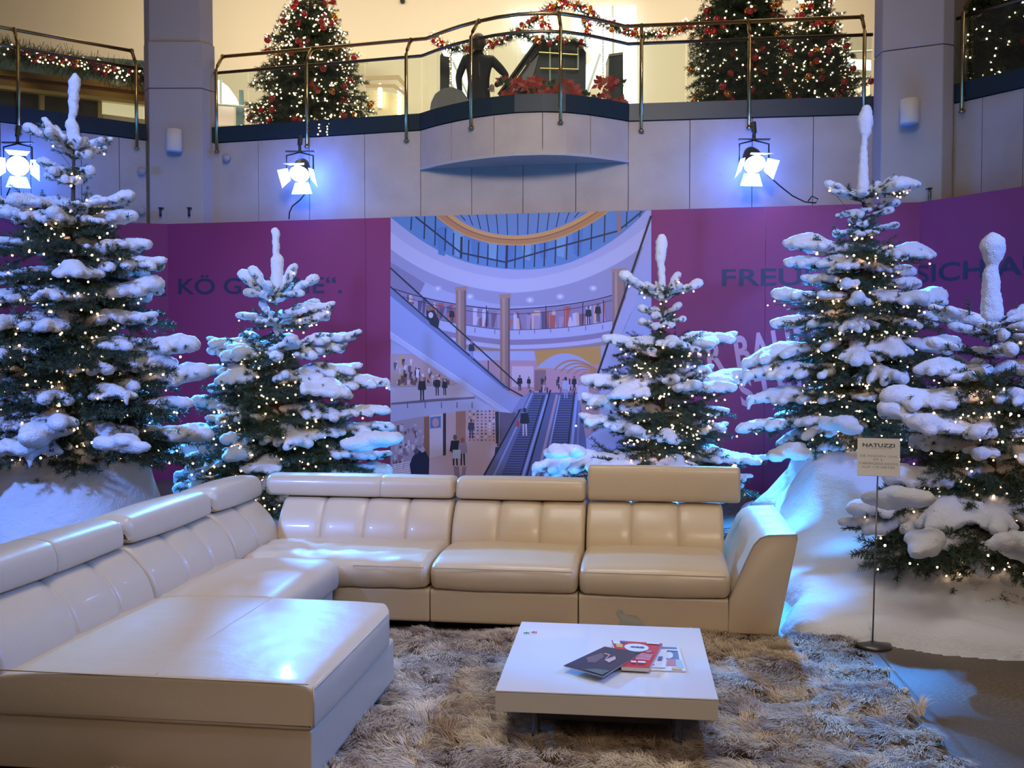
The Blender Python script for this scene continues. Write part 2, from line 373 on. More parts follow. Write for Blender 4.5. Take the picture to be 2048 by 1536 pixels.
def loft(prof, s0, s1, mp, r=.03, seams=(), gd=.014, gw=.018, front=None, crown=0, fn=None, ns=None, wav=0):
    prof = dense(chaikin(dense(prof, .07 if len(prof) > 6 else .035), 2), .045); n = len(prof)
    ar = sum(prof[i][0]*prof[(i+1) % n][1]-prof[(i+1) % n][0]*prof[i][1] for i in range(n))
    nor = []
    for i in range(n):
        a, b = prof[i-1], prof[(i+1) % n]; dx, dz = b[0]-a[0], b[1]-a[1]; L = math.hypot(dx, dz) or 1
        q = (dz/L, -dx/L); nor.append(q if ar > 0 else (-q[0], -q[1]))
    ss = set()
    for t in (0, .12, .3, .55, .8, 1): ss |= {round(s0+r*t, 5), round(s1-r*t, 5)}
    k = max(6, int((s1-s0)/.04))
    ss |= {round(s0+r+(s1-s0-2*r)*i/k, 5) for i in range(k+1)}
    for q in seams: ss |= {round(q+o*gw, 5) for o in (-5, -3.5, -2.3, -1.4, -.8, -.4, 0, .4, .8, 1.4, 2.3, 3.5, 5) if s0+r < q+o*gw < s1-r}
    ss = sorted(ss); vs, fs = [], []
    for s in ss:
        e = min(s-s0, s1-s); ins = 0
        if e < r: t = 1-e/r; ins = r*(1-math.sqrt(max(0, 1-t*t)))
        g = sum(gd*.55*math.exp(-((s-q)/(gw*2.6))**2)+gd*.6*math.exp(-((s-q)/(gw*.55))**2) for q in seams)
        c = crown*math.sin(PI*min(1, max(0, (s-s0)/(s1-s0))))
        for (a, z), (na, nz) in zip(prof, nor):
            w_ = 1.0 if front is None else front(a, z, na, nz)
            cr = c if (nz > .4 or na < -.4) else 0
            wv = wav*noise.noise(Vector((s*9, a*9, z*9)))*w_ if wav else 0
            dd = -ins-g*w_+cr+wv
            a2, z2 = a+na*dd, z+nz*dd
            if fn: a2, z2 = fn(s, a2, z2)
            vs.append(mp(s, a2, z2))
    m = len(ss); SEAMS.clear()
    for q in seams:
        i = min(range(m), key=lambda i: abs(ss[i]-q)); run = []
        for j in range(n):
            w_ = 1.0 if front is None else front(prof[j][0], prof[j][1], *nor[j])
            if w_ > 0 and vs[i*n+j][2] > .34: run.append((j, vs[i*n+j]))
        if run:
            k0 = next((k for k in range(len(run)) if run[k][0]-run[k-1][0] != 1), 0); run = run[k0:]+run[:k0]; SEAMS.append([r_[1] for r_ in run])
    for i in range(m-1):
        for j in range(n): fs.append((i*n+j, i*n+(j+1) % n, (i+1)*n+(j+1) % n, (i+1)*n+j))
    fs += [tuple(range(n))[::-1], tuple((m-1)*n+j for j in range(n))]
    mb = MB(); mb.add(vs, fs); me = mb.mesh('loft')
    bm = bmesh.new(); bm.from_mesh(me); bmesh.ops.recalc_face_normals(bm, faces=bm.faces); bm.to_mesh(me); bm.free()
    return me
def part(name, me, m=LEATHER, parent=SOFA):
    o = link(name, me, m, parent, smooth=True)
    for s_ in SEAMS:
        if len(s_) > 2: MB().tube(s_, .0024, 5).build('seam', SEAM, o, True)
    SEAMS.clear(); return o
BACKP = [(.44, .30), (.435, .42), (.475, .53), (.545, .61), (.60, .655), (.66, .668), (.80, .66), (.88, .62), (.90, .30), (.90, .08), (.50, .08), (.46, .2)]
HEADP = [(.590, .668), (.582, .71), (.592, .775), (.625, .808), (.72, .812), (.82, .795), (.870, .76), (.875, .70), (.86, .668), (.72, .664)]
HEADU = [(.600, .672), (.592, .75), (.605, .87), (.625, .903), (.665, .905), (.700, .88), (.715, .75), (.715, .675)]
SEATP = [(-.150, .250), (-.178, .275), (-.192, .33), (-.185, .375), (-.150, .408), (-.05, .425), (.15, .432), (.35, .425), (.50, .41), (.52, .26)]
BASEP = [(-.155, .055), (-.155, .245), (-.12, .252), (.88, .252), (.88, .055)]
def frontw(a, z, na, nz): return 1.0 if na < -.1 and z > .3 or nz > .8 and a < .7 else 0
def top_front(a, z, na, nz): return 1.0 if (na < -.2 or nz > .2) else 0
# back run
for s0, s1, sm in ((-3.17, -2.005, (-2.87, -2.58, -2.295)), (-1.995, -1.135, (-1.69, -1.42)), (-1.125, -.265, (-.84, -.545))):
    part('backrest', loft(BACKP, s0, s1, MAPB, .030, sm, .013, .014, frontw, .004))
for s0, s1, sm in ((-3.30, -2.005, (-2.50,)), (-1.993, -1.137, ())):
    part('headrest', loft(HEADP, s0, s1, MAPB, .035, sm, .004, .008, top_front, .004))
h = part('headrest', loft(HEADU, -1.124, -.155, MAPB, .022, (), crown=.003)); h['label'] = 'raised upright headrest'
for s0, s1, wv in ((-3.16, -2.005, .012), (-1.995, -1.133, .003), (-1.125, -.275, .003)):
    part('seat_cushion', loft(SEATP, s0, s1, MAPB, .045, (), crown=.010, wav=wv))
for s0, s1 in ((-2.95, -2.003), (-1.997, -1.133), (-1.127, -.284)):
    part('base', loft(BASEP, s0, s1, MAPB, .008))
# left run
for s0, s1, sm in ((-2.38, -1.185, (-1.86, -1.50)), (-1.175, -.205, (-.80, -.49)), (-.195, .50, (.16,))):
    part('backrest', loft(BACKP, s0, s1, MAPL, .030, sm, .024, .020, frontw, .006))
for s0, s1, sm in ((-2.42, -1.195, (-1.80,)), (-1.160, -.195, ()), (-.170, .585, ())):
    part('headrest', loft(HEADP, s0, s1, MAPL, .055, sm, .004, .008, top_front, .010))
part('seat_cushion', loft([(-.185, .250), (-.20, .30), (-.20, .36), (-.185, .405), (-.13, .427), (.15, .432), (.50, .41), (.52, .26)], -1.175, -.205, MAPL, .05, crown=.006, wav=.003))
CHP = [(-.775, .262), (-.790, .275), (-.792, .40), (-.770, .430), (-.6, .438), (-.1, .440), (.3, .43), (.50, .41), (.52, .26)]
def chaise_corner(s, a, z):           # far right corner is rounded in plan
    ds = s-(-1.19); R = .16
    if s > -1.19-R and a < -.79+R:
        cx, cs = -.79+R, -1.19-R; d = math.hypot(a-cx, s-cs)
        if d > R: a = cx+(a-cx)*R/d
    return a, z
CHS = part('seat_cushion', loft(CHP, -2.385, -1.19, MAPL, .016, (), crown=.006, fn=chaise_corner, wav=.0015)); CHS['label'] = 'long chaise seat cushion'
CHB = [(-.775, .055), (-.775, .262), (.88, .262), (.88, .055)]
part('base', loft(CHB, -2.37, -1.19, MAPL, .008)); part('base', loft([(-.15, .055), (-.15, .245), (.88, .252), (.88, .055)], -1.185, -.205, MAPL, .008))
# piping along the chaise edges and seams
def sl(s, a, z): return MAPL(s, a, z)
pp = MB(); pp.tube([sl(-2.381, a, .434) for a in (.48, .28, 0, -.3, -.6, -.765)], .0028, 6)
pp.tube([sl(-2.379, -.784, .425), sl(-2.380, -.787, .36), sl(-2.379, -.784, .275)], .0035, 6)
pp.tube([sl(s, -.788, .418) for s in (-2.38, -2.0, -1.6, -1.35)], .0032, 6)
pp.tube([sl(-2.37+1.165*i/16, -.17, .4395+.0062*math.sin(PI*i/16)) for i in range(17)], .0022, 6)
pp.build('piping', LEATHER, CHS, True)
st = MB()
for s0, s1 in ((-1.97, -1.16), (-1.10, -.30), (-2.45, -2.03)):
    st.tube([(s0+(s1-s0)*i/6, -.1935, .385) for i in range(7)], .0022, 5)
st.build('stitching', SEAM, SOFA, True)
# arm
AR = [(-.285, .055), (-.282, .255), (-.235, .37), (-.185, .483), (-.150, .56), (-.115, .600), (-.070, .617), (.085, .625), (.092, .60), (-.012, .055)]
def armmesh(prof, v0, v1, r):
    n = len(prof); vs, fs = [], []
    vv = [v0, v0+.004, v0+r]+[v0+r+(v1-v0-2*r)*i/24 for i in range(1, 24)]+[v1-r, v1]
    for v in vv:
        e = min(v-v0, v1-v); ins = 0 if e >= r else r*(1-math.sqrt(1-(1-e/r)**2))
        for a, z in prof:
            w_ = .006*noise.noise(Vector((a*3, v*14, z*6))) if z > .45 and a < .07 and v > v0+.03 else 0
            cx, cz = -.1, .33; L = math.hypot(a-cx, z-cz)
            k = 1-ins/L; vs.append((cx+(a-cx)*k, v, (cz+(z-cz)*k)+w_))
    m = len(vv)
    for i in range(m-1):
        for j in range(n): fs.append((i*n+j, i*n+(j+1) % n, (i+1)*n+(j+1) % n, (i+1)*n+j))
    fs += [tuple(range(n))[::-1], tuple((m-1)*n+j for j in range(n))]
    mb = MB(); mb.add(vs, fs); me = mb.mesh('arm'); bm = bmesh.new(); bm.from_mesh(me); bmesh.ops.recalc_face_normals(bm, faces=bm.faces); bm.to_mesh(me); bm.free(); return me
arm = part('armrest', armmesh(dense(AR[:2]+chaikin(AR[1:7], 1)[1:-1]+AR[7:], .04) if False else dense(AR, .04), -.155, .93, .010)); soften(arm, .004)
ap = MB(); ap.tube([(a, -.158, z) for a, z in AR[1:8]]+[(.085, -.158, .622)], .004, 6); ap.build('piping', SEAM, arm, True)
# feet, and black blocks that paint the shade under the sofa
ub = MB(); ub.box((-1.6, .38, .035), (2.9, .85, .045)); ub.box((-2.85, -1.0, .035), (1.1, 2.2, .045)); ub.build('gap_shade', DARKGAP, SOFA)
ub = MB(); ub.box((-2.66, -1.78, .035), (1.35, 1.05, .045)); ub.build('gap_shade', DARKGAP, SOFA)
for u, v in ((-.08, -.08), (-.08, .85), (-1.13, -.08), (-2.0, -.08), (-2.02, -2.28), (-2.02, -1.28), (-3.5, -2.28), (-3.5, .8)):
    MB().lathe([(.022, 0), (.026, .012), (.026, .06)], (u, v, 0), 10).build('foot', BLACK, SOFA)
sk = MB(); q = [(-.905, -.158, .175), (-.875, -.160, .168), (-.868, -.158, .145), (-.80, -.160, .140), (-.775, -.158, .118), (-.745, -.159, .085), (-.90, -.159, .08), (-.888, -.160, .12), (-.915, -.159, .15)]
sk.add(q, [tuple(range(len(q)))]); x = sk.build('torn_sticker', mat('torn_sticker', (.42, .42, .36), .3), SOFA); x['label'] = 'torn grey sticker remnant'
# ------------------------------------------------------------------ coffee table and what lies on it
ZT = .285
tc_ = [PZ(990, 1380, ZT), PZ(1437, 1398, ZT), PZ(1400, 1256, ZT), PZ(1043, 1243, ZT)]
ctr = sum(tc_, Vector())/4; ctr.z = 0
TB = tag(empty('coffee_table', ctr), 'low square white lacquered coffee table on the shaggy rug', 'table')
loc = [p-ctr for p in tc_]
def inset(ps, k): return [Vector((p.x*k, p.y*k, 0)) for p in ps]
soften(MB().prism([p[:2] for p in loc], ZT-.008, ZT).build('table_top', WHITEG, TB), .003)
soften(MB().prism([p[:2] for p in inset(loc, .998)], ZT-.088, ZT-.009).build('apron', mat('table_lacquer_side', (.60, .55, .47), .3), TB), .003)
soften(MB().prism([p[:2] for p in inset(loc, .62)], .10, ZT-.088).build('underbox', mat('dark_plinth', (.05, .045, .05), .5), TB), .004)
for p in inset(loc, .66):
    MB().lathe([(.022, .02), (.022, .06), (.014, .07), (.014, ZT-.085), (.03, ZT-.085)], p, 12).build('leg', GREYM, TB, True)
def mag(name, pts, thick, z, mats, label, quads, cat='magazine', group=None, curl=0):
    """pts: photo corners of the top face; quads: printed patches in cover space u,v"""
    ps = [PZ(x, y, z+thick) for x, y in pts]; c = sum(ps, Vector())/4; c.z = z
    r = tag(empty(name, c), label, cat, group); lp = [p-c for p in ps]
    m = MB(); m.prism([p[:2] for p in lp], .001, thick-.0012); m.build('pages', mats[0], r)
    m = MB(); m.prism([p[:2] for p in lp], thick-.0012, thick); m.build('cover', mats[1], r)
    def uv(u, v): a = lp[0].lerp(lp[1], u); b = lp[3].lerp(lp[2], u); q = a.lerp(b, v); return Vector((q.x, q.y, thick+.0006))
    for i, (poly, mm) in enumerate(quads):
        m = MB(); vs = [uv(u, v)+Vector((0, 0, .0004*i)) for u, v in poly]; m.add(vs, [tuple(range(len(vs)))]); m.build('print', mm, r)
    return r
PAPER = mat('paper_pages', (.62, .56, .50), .6); GREYC = mat('grey_cover', (.12, .14, .20), .3); WHC = mat('white_cover', (.72, .76, .84), .25)
REDC = mat('red_cover', (.55, .035, .05), .25); DARKC = mat('charcoal_cover', (.030, .030, .045), .22); SKINC = mat('print_skin_tone', (.55, .40, .36), .3)
ORC = mat('print_orange', (.7, .42, .12), .3); BLC = mat('print_blue', (.05, .10, .30), .3); ROSE = mat('print_rose', (.50, .18, .18), .3); TEAL = mat('print_teal', (.35, .5, .5), .3)
def rect(u0, v0, u1, v1): return [(u0, v0), (u1, v0), (u1, v1), (u0, v1)]
def ell(cu, cv, ru, rv, n=24): return [(cu+ru*math.cos(2*PI*i/n), cv+rv*math.sin(2*PI*i/n)) for i in range(n)]
mag('magazine', [(1270, 1339), (1372, 1342), (1357, 1294), (1312, 1292)], .006, ZT, (PAPER, WHC), 'white fashion magazine with grey photo, lowest of the pile',
    [(rect(.30, .45, .92, .98), GREYC), (ell(.62, .62, .13, .14), WHC), (rect(.60, .18, .82, .45), ROSE), (rect(.84, .12, .97, .42), TEAL), (rect(.72, .02, .93, .12), ORC), (rect(.30, .80, .92, .86), WHC)])
mag('leaflet', [(1285, 1334), (1330, 1335), (1334, 1300), (1308, 1299)], .003, ZT+.007, (WHC, WHC), 'white folded leaflet slipped between red magazine and white magazine',
    [(ell(.25, .62, .14, .12), GREYC), (rect(.1, .1, .5, .14), GREYC), (rect(.55, .35, .8, .6), BLC)], 'leaflet')
rb = mag('magazine', [(1243, 1333), (1298, 1336), (1325, 1287), (1223, 1280)], .018, ZT+.0075, (PAPER, REDC), 'thick red magazine with round white emblem in the middle of the pile', [
    (rect(.02, .86, .16, .99), WHC), (rect(.06, .72, .2, .86), ORC), (rect(.17, .9, .28, .98), BLC), (ell(.50, .74, .27, .16), WHC),
    ([(.34, .72), (.66, .72), (.66, .735), (.34, .735)], GREYC), (ell(.42, .76, .05, .03), GREYC), (ell(.52, .76, .05, .03), GREYC), (ell(.62, .76, .05, .03), GREYC),
    (ell(.80, .60, .07, .06), ROSE), (rect(.70, .92, .95, .97), WHC)]+[(rect(.50, .48-.055*i, .92, .495-.055*i), WHC) for i in range(5)]+[(rect(.35, .12, .52, .18), WHC), (rect(.58, .12, .82, .18), WHC)])
mag('brochure', [(1127, 1331), (1206, 1353), (1283, 1305), (1209, 1293)], .005, ZT+.026, (PAPER, DARKC), 'charcoal glossy brochure lying slanted on top of the red magazine', [
    ([(.10, .45), (.30, .30), (.45, .35), (.40, .62), (.22, .72)], mat('print_shadow_skin', (.16, .11, .12), .3)), ([(.28, .74), (.45, .72), (.52, .55), (.50, .54), (.44, .69), (.28, .71)], SKINC),
    ([(.52, .50), (.60, .70), (.72, .60), (.70, .44)], SKINC), ([(.45, .04), (.95, .03), (.96, .20), (.70, .16)], mat('print_green_sheen', (.10, .14, .13), .3))], 'brochure')
def candy(x, y, m, lab):
    p = PZ(x, y, ZT); r = tag(empty('wrapped_candy', p), lab, 'candy')
    MB().ball((0, 0, .006), .005, 10, sz=(1.3, 1, .75)).build('sweet', m, r, True)
    for sg in (-1, 1):
        b = MB(); n = 8
        vs = [(sg*.005, 0, .005)]+[(sg*(.012+.002*(i % 2)), .005*math.sin(2*PI*i/n), .005+.004*math.cos(2*PI*i/n)) for i in range(n)]
        b.add(vs, [(0, i+1, (i+1) % n+1) for i in range(n)]); b.build('wrapper_twist', m, r)
candy(1053, 1268, mat('green_foil', (.02, .30, .12), .25), 'green wrapped candy near the back left table corner')
candy(1068, 1266.5, mat('red_foil', (.60, .06, .05), .25), 'red wrapped candy beside the green one on the table')
# ------------------------------------------------------------------ printed mural on the hoarding
MP = link('mural', bpy.data.meshes.new('mural'), None, HO)
mur = MB(); MUM = {}; lay = [0]
def mcol(c):
    if c not in MUM:
        MUM[c] = (len(MUM), mat('print_%d' % len(MUM), tuple((v/255.0)**2.2*k_ for v, k_ in zip(c, (.84, .78, .84))), .55))
    return MUM[c][0]
LFT = .010
def mq(pts, c, l=None):
    """flat printed patch, points measured in the 1536 px close-up of the mural"""
    lay[0] += 1
    vs = [on_plane(A, B, 760+x/2.6483, 400+y/2.6483, LFT+lay[0]*.000012) for x, y in pts]
    mur.add([(v.x, v.y+11*0, v.z) for v in vs], [tuple(range(len(vs)))], mcol(c))
def mrib(pts, w_, c):
    up, dn = [], []
    for i, (x, y) in enumerate(pts):
        a, b = pts[max(0, i-1)], pts[min(len(pts)-1, i+1)]; dx, dy = b[0]-a[0], b[1]-a[1]; L = math.hypot(dx, dy) or 1
        ww = (w_[0]+(w_[1]-w_[0])*i/(len(pts)-1)) if isinstance(w_, tuple) else w_
        up.append((x-dy/L*ww/2, y+dx/L*ww/2)); dn.append((x+dy/L*ww/2, y-dx/L*ww/2))
    for i in range(len(pts)-1): mq([up[i], up[i+1], dn[i+1], dn[i]], c)
def mell(cx, cy, rx, ry, c, n=12): mq([(cx+rx*math.cos(2*PI*i/n), cy+ry*math.sin(2*PI*i/n)) for i in range(n)], c)
def qb(p0, p1, p2, n=14): return [((1-t)**2*p0[0]+2*t*(1-t)*p1[0]+t*t*p2[0], (1-t)**2*p0[1]+2*t*(1-t)*p1[1]+t*t*p2[1]) for t in [i/n for i in range(n+1)]]
def band(top, bot, c):
    for i in range(len(top)-1): mq([top[i], top[i+1], bot[i+1], bot[i]], c)
def man(x, y, h, c=(25, 25, 40), c2=None, lg=(30, 32, 48)):
    w_ = h*.13
    mq([(x-w_*.6, y-h*.48), (x-w_*.1, y-h*.48), (x-w_*.15, y), (x-w_*.55, y)], lg); mq([(x+w_*.1, y-h*.48), (x+w_*.6, y-h*.48), (x+w_*.7, y), (x+w_*.3, y)], lg)
    mq([(x-w_, y-h*.80), (x+w_, y-h*.80), (x+w_*.95, y-h*.42), (x-w_*.95, y-h*.42)], c); mell(x, y-h*.9, h*.065, h*.09, c2 or (110, 80, 80))
    mq([(x-w_, y-h*.79), (x-w_*1.35, y-h*.45), (x-w_*1.05, y-h*.44), (x-w_*.6, y-h*.7)], c); mq([(x+w_, y-h*.79), (x+w_*1.35, y-h*.45), (x+w_*1.05, y-h*.44), (x+w_*.6, y-h*.7)], c)
LAV, LAV2, LAV3, SK, SK2, OR_, BR, DK = (178, 180, 215), (196, 196, 222), (162, 158, 190), (92, 138, 190), (120, 165, 205), (214, 158, 88), (158, 118, 104), (40, 40, 62)
TL, TR, BR_, BL_ = (58, 90), (1437, 55), (1440, 1560), (58, 1560)
mq([TL, TR, BR_, BL_], LAV)
def YT(x): return 90-35*(x-58)/1379.0
# dome glazing
rim = qb((58, 92), (300, 300), (520, 345), 10)+qb((520, 345), (800, 400), (1010, 330), 8)[1:]+qb((1010, 330), (1250, 240), (1410, 58), 8)[1:]
band([(x, YT(x)) for x, y in rim], [(x, max(y, YT(x))) for x, y in rim], SK)
for i in range(9): mq([(300+i*90, 150+10*(i % 3)), (360+i*90, 140), (345+i*90, 330-8*abs(i-4)), (310+i*90, 320-8*abs(i-4))], SK2 if i % 2 else (80, 125, 182))
ro = qb((300, 84), (470, 240), (730, 238))+qb((730, 238), (980, 232), (1210, 60))[1:]
ri = qb((390, 82), (520, 190), (730, 188))+qb((730, 188), (930, 182), (1105, 63))[1:]
mq([(390, 82)]+ri+[(1105, 63)], (105, 140, 190))
for i, (x, y) in enumerate(ri[2:-2:2]): mrib([(x, YT(x)), (x+(740-x)*.08, y)], 5, DK)
band(ri, ro, (190, 130, 70))
mid = [((a[0]*.55+b[0]*.45), (a[1]*.55+b[1]*.45)) for a, b in zip(ri, ro)]; band(ri, mid, OR_); mrib(mid, 5, (140, 90, 60)); mrib(ro, 8, (205, 150, 90))
mrib([(190, 90), (430, 280), (665, 330), (900, 262), (1260, 165), (1390, 60)], 9, DK)
for x, y0, y1 in [(165, 90, 160), (235, 88, 207), (292, 86, 243), (345, 150, 270), (388, 175, 293), (430, 195, 310), (468, 210, 325), (520, 225, 338), (570, 235, 348), (620, 240, 355), (670, 240, 362), (715, 240, 360), (762, 240, 362), (818, 238, 355), (870, 228, 352), (928, 212, 338), (988, 195, 318), (1050, 160, 300), (1118, 125, 265), (1188, 80, 225), (1305, 62, 145), (1376, 60, 92)]:
    mrib([(x+4, y0), (x, y1)], 7 if x not in (430, 670) else 13, DK)
mrib([(1265, 62), (1268, 180)], 20, BR)
# soffits (curved ceiling rings)
s1 = qb((58, 260), (330, 470), (700, 492))+qb((700, 492), (1100, 480), (1437, 215))[1:]
s2 = qb((58, 330), (330, 520), (700, 560))+qb((700, 560), (1000, 560), (1240, 500))[1:]
s3 = qb((58, 170), (330, 390), (700, 420))+qb((700, 420), (1100, 410), (1437, 120))[1:]
band(s3, s1, LAV2); band(s1, s2, LAV3); mq([(58, 330), (240, 440), (200, 520), (58, 470)], (140, 130, 160))
mq([(1240, 500), (1437, 380), (1437, 215), (1300, 330)], LAV3)
for x, y in ((308, 470), (478, 512), (795, 530), (955, 512), (1130, 468)): mell(x, y, 22, 16, (190, 188, 220)); mell(x, y, 8, 8, (235, 238, 255))
# gallery shops behind the upper railing
u1 = qb((58, 465), (330, 560), (660, 580))+qb((660, 580), (1000, 570), (1230, 505))[1:]
u2 = qb((58, 560), (330, 660), (660, 690))+qb((660, 690), (1000, 690), (1230, 640))[1:]
band(u1, u2, (150, 130, 160))
R = random.Random(3)
for i in range(70):
    t = R.random(); j = int(t*(len(u1)-2)); x = u1[j][0]+R.random()*30; a, b = u1[j][1]+6, u2[j][1]-4
    c = R.choice([(190, 110, 100), (205, 200, 225), (170, 150, 180), (120, 90, 110), (220, 180, 160), (90, 80, 110), (180, 90, 80)]); y0 = a+R.random()*(b-a)*.6; mq([(x, y0), (x+R.uniform(8, 32), y0), (x+R.uniform(8, 30), b), (x, b)], c)
mrib(u1, 5, DK); mrib([(x, y+26) for x, y in u1], 3, DK); mrib(u2, 6, DK)
for x in (150, 565, 880, 1075, 1185): mrib([(x, 500 if x < 300 else 560-max(0, x-900)*.1), (x, 690-max(0, x-900)*.12)], 5, DK)
for x, y, h in ((268, 690, 0, ), (382, 660, 0), (1105, 660, 0), (1155, 645, 0)): man(x, y, 100 if x > 900 else 90, (28, 26, 40))
u3 = [(x, y+50) for x, y in u2]; band(u2, u3, (186, 188, 222)); u4 = [(x, y+78) for x, y in u2]; band(u3, u4, (150, 130, 160)); u5 = [(x, y+100) for x, y in u2]; band(u4, u5, (192, 192, 222))
band(u5, [(x, y+118) for x, y in u2], (170, 135, 130)); mrib([(x, y+122) for x, y in u2], 4, (220, 170, 100))
for x in (210, 300, 505, 610, 740, 820, 905, 1000, 1090, 1180): mrib([(x, 690-abs(x-700)*.06), (x, 715-abs(x-700)*.06)], 4, (110, 100, 130))
mq([(460, 800), (820, 800), (820, 850), (460, 850)], (180, 184, 220))
# lower gallery with arched passage
mq([(460, 850), (1170, 850), (1110, 1040), (680, 1040)], (196, 150, 160)); mq([(820, 800), (1170, 775), (1170, 870), (840, 900)], (205, 150, 70))
mq([(830, 890)]+qb((830, 890), (980, 730), (1150, 900))+[(1150, 900)], (176, 178, 210))
for k in range(5): mrib(qb((925+k*34, 900+k*8), (1010+k*20, 800+k*24), (1150-k*2, 900+k*6)), 9-k, (190, 130, 80))
mq([(700, 880), (815, 880), (815, 990), (700, 990)], (215, 190, 205)); mq([(820, 900), (880, 900), (880, 1010), (820, 1010)], (150, 110, 110))
for i in range(34):
    x, y = R.uniform(820, 1140), R.uniform(930, 1010); mq([(x, y), (x+R.uniform(5, 16), y), (x+8, y+R.uniform(15, 40)), (x, y+30)], R.choice([(60, 50, 75), (170, 110, 90), (205, 190, 205), (40, 36, 56), (140, 100, 110)]))
man(742, 1010, 85); man(790, 1000, 66); man(1030, 1010, 80)
# columns
for x0, x1, y0, y1 in ((404, 458, 465, 800), (638, 690, 505, 1010), (1232, 1302, 370, 690)):
    mq([(x0, y0), (x1, y0), (x1, y1), (x0, y1)], BR); mq([(x0+12, y0), (x0+26, y0), (x0+26, y1), (x0+12, y1)], (186, 146, 126)); mq([(x1-10, y0), (x1, y0), (x1, y1), (x1-10, y1)], (118, 88, 92)); mq([(x0-6, y0-4), (x1+6, y0-8), (x1+2, y0+14), (x0-2, y0+14)], (176, 136, 116))
# left shops, middle gallery
mq([(58, 815), (360, 815), (480, 1050), (58, 1080)], (190, 160, 160)); mq([(105, 820), (122, 820), (122, 985), (105, 985)], (205, 170, 120))
for i in range(60):
    x = R.uniform(60, 380); y = R.uniform(830+max(0, x-150)*.55, 960); mq([(x, y), (x+R.uniform(5, 20), y), (x+R.uniform(5, 18), y+R.uniform(12, 50)), (x, y+R.uniform(12, 50))], R.choice([(60, 45, 60), (215, 205, 215), (150, 95, 85), (110, 85, 90), (195, 165, 150), (225, 220, 235)]))
mq([(58, 985), (500, 975), (500, 1045), (58, 1080)], (200, 190, 212)); mrib([(58, 990), (400, 980)], 4, (150, 150, 180)); mrib([(62, 1080), (300, 1058), (505, 1047)], 12, (120, 110, 130))
for x, y, h in ((225, 1062, 130), (305, 1036, 105), (345, 1034, 90)): man(x, y, h, (50, 40, 56), (190, 150, 140))
mq([(58, 1085), (505, 1052), (640, 1110), (330, 1128), (58, 1175)], (184, 188, 226))
for x in (148, 242, 328, 410, 490): mrib([(x, 1070), (x, 1102)], 5, (100, 98, 125))
# ground floor
mq([(58, 1175), (330, 1128), (640, 1110), (720, 1125), (720, 1470), (620, 1560), (58, 1560)], (206, 178, 180))
mq([(58, 1175), (262, 1140), (262, 1370), (58, 1440)], (176, 160, 178))
for i in range(60): x, y = R.uniform(60, 235), R.uniform(1185, 1400); mq([(x, y), (x+R.uniform(6, 20), y), (x+R.uniform(6, 20), y+R.uniform(8, 40)), (x, y+R.uniform(8, 40))], R.choice([(95, 80, 100), (215, 210, 228), (140, 120, 140), (120, 90, 90), (190, 190, 215)]))
mq([(236, 1150), (264, 1145), (264, 1365), (236, 1375)], (150, 106, 84)); mq([(266, 1142), (336, 1130), (336, 1350), (266, 1365)], (214, 205, 222)); mq([(268, 1150), (325, 1143), (325, 1205), (268, 1210)], (90, 130, 200)); mell(297, 1178, 18, 24, (205, 160, 165))
mq([(336, 1130), (352, 1128), (352, 1350), (336, 1354)], (60, 50, 62)); mq([(404, 1120), (456, 1116), (456, 1300), (404, 1300)], (172, 124, 104))
for i in range(10):
    for j in range(7): mell(478+j*21, 1118+i*17, 6, 5, R.choice([(190, 120, 110), (80, 70, 95), (225, 220, 235), (150, 120, 140), (110, 80, 90)]), 6)
mq([(612, 1120), (632, 1120), (632, 1290), (616, 1290)], (50, 44, 60)); mq([(634, 1122), (725, 1125), (660, 1300), (634, 1300)], (110, 96, 120))
for i in range(7): mq([(70, 1400+i*10), (200, 1375+i*12), (200, 1380+i*12), (70, 1406+i*10)], (235, 235, 245))
man(485, 1262, 105, (70, 66, 88)); man(400, 1405, 165, (26, 26, 42)); man(440, 1405, 150, (160, 140, 160), (150, 90, 80)); mq([(388, 1322), (430, 1322), (430, 1368), (388, 1368)], (190, 205, 225))
mq([(392, 1410), (420, 1410), (430, 1500), (400, 1500)], (150, 125, 140)); mq([(440, 1410), (460, 1410), (450, 1490), (430, 1490)], (160, 132, 145))
mq([(175, 1360), (205, 1325), (245, 1330), (264, 1370), (262, 1460), (170, 1470), (160, 1400)], (30, 32, 62)); mell(195, 1330, 14, 15, (90, 80, 95)); mell(228, 1322, 13, 14, (190, 180, 190)); man(628, 1395, 110, (50, 42, 62))
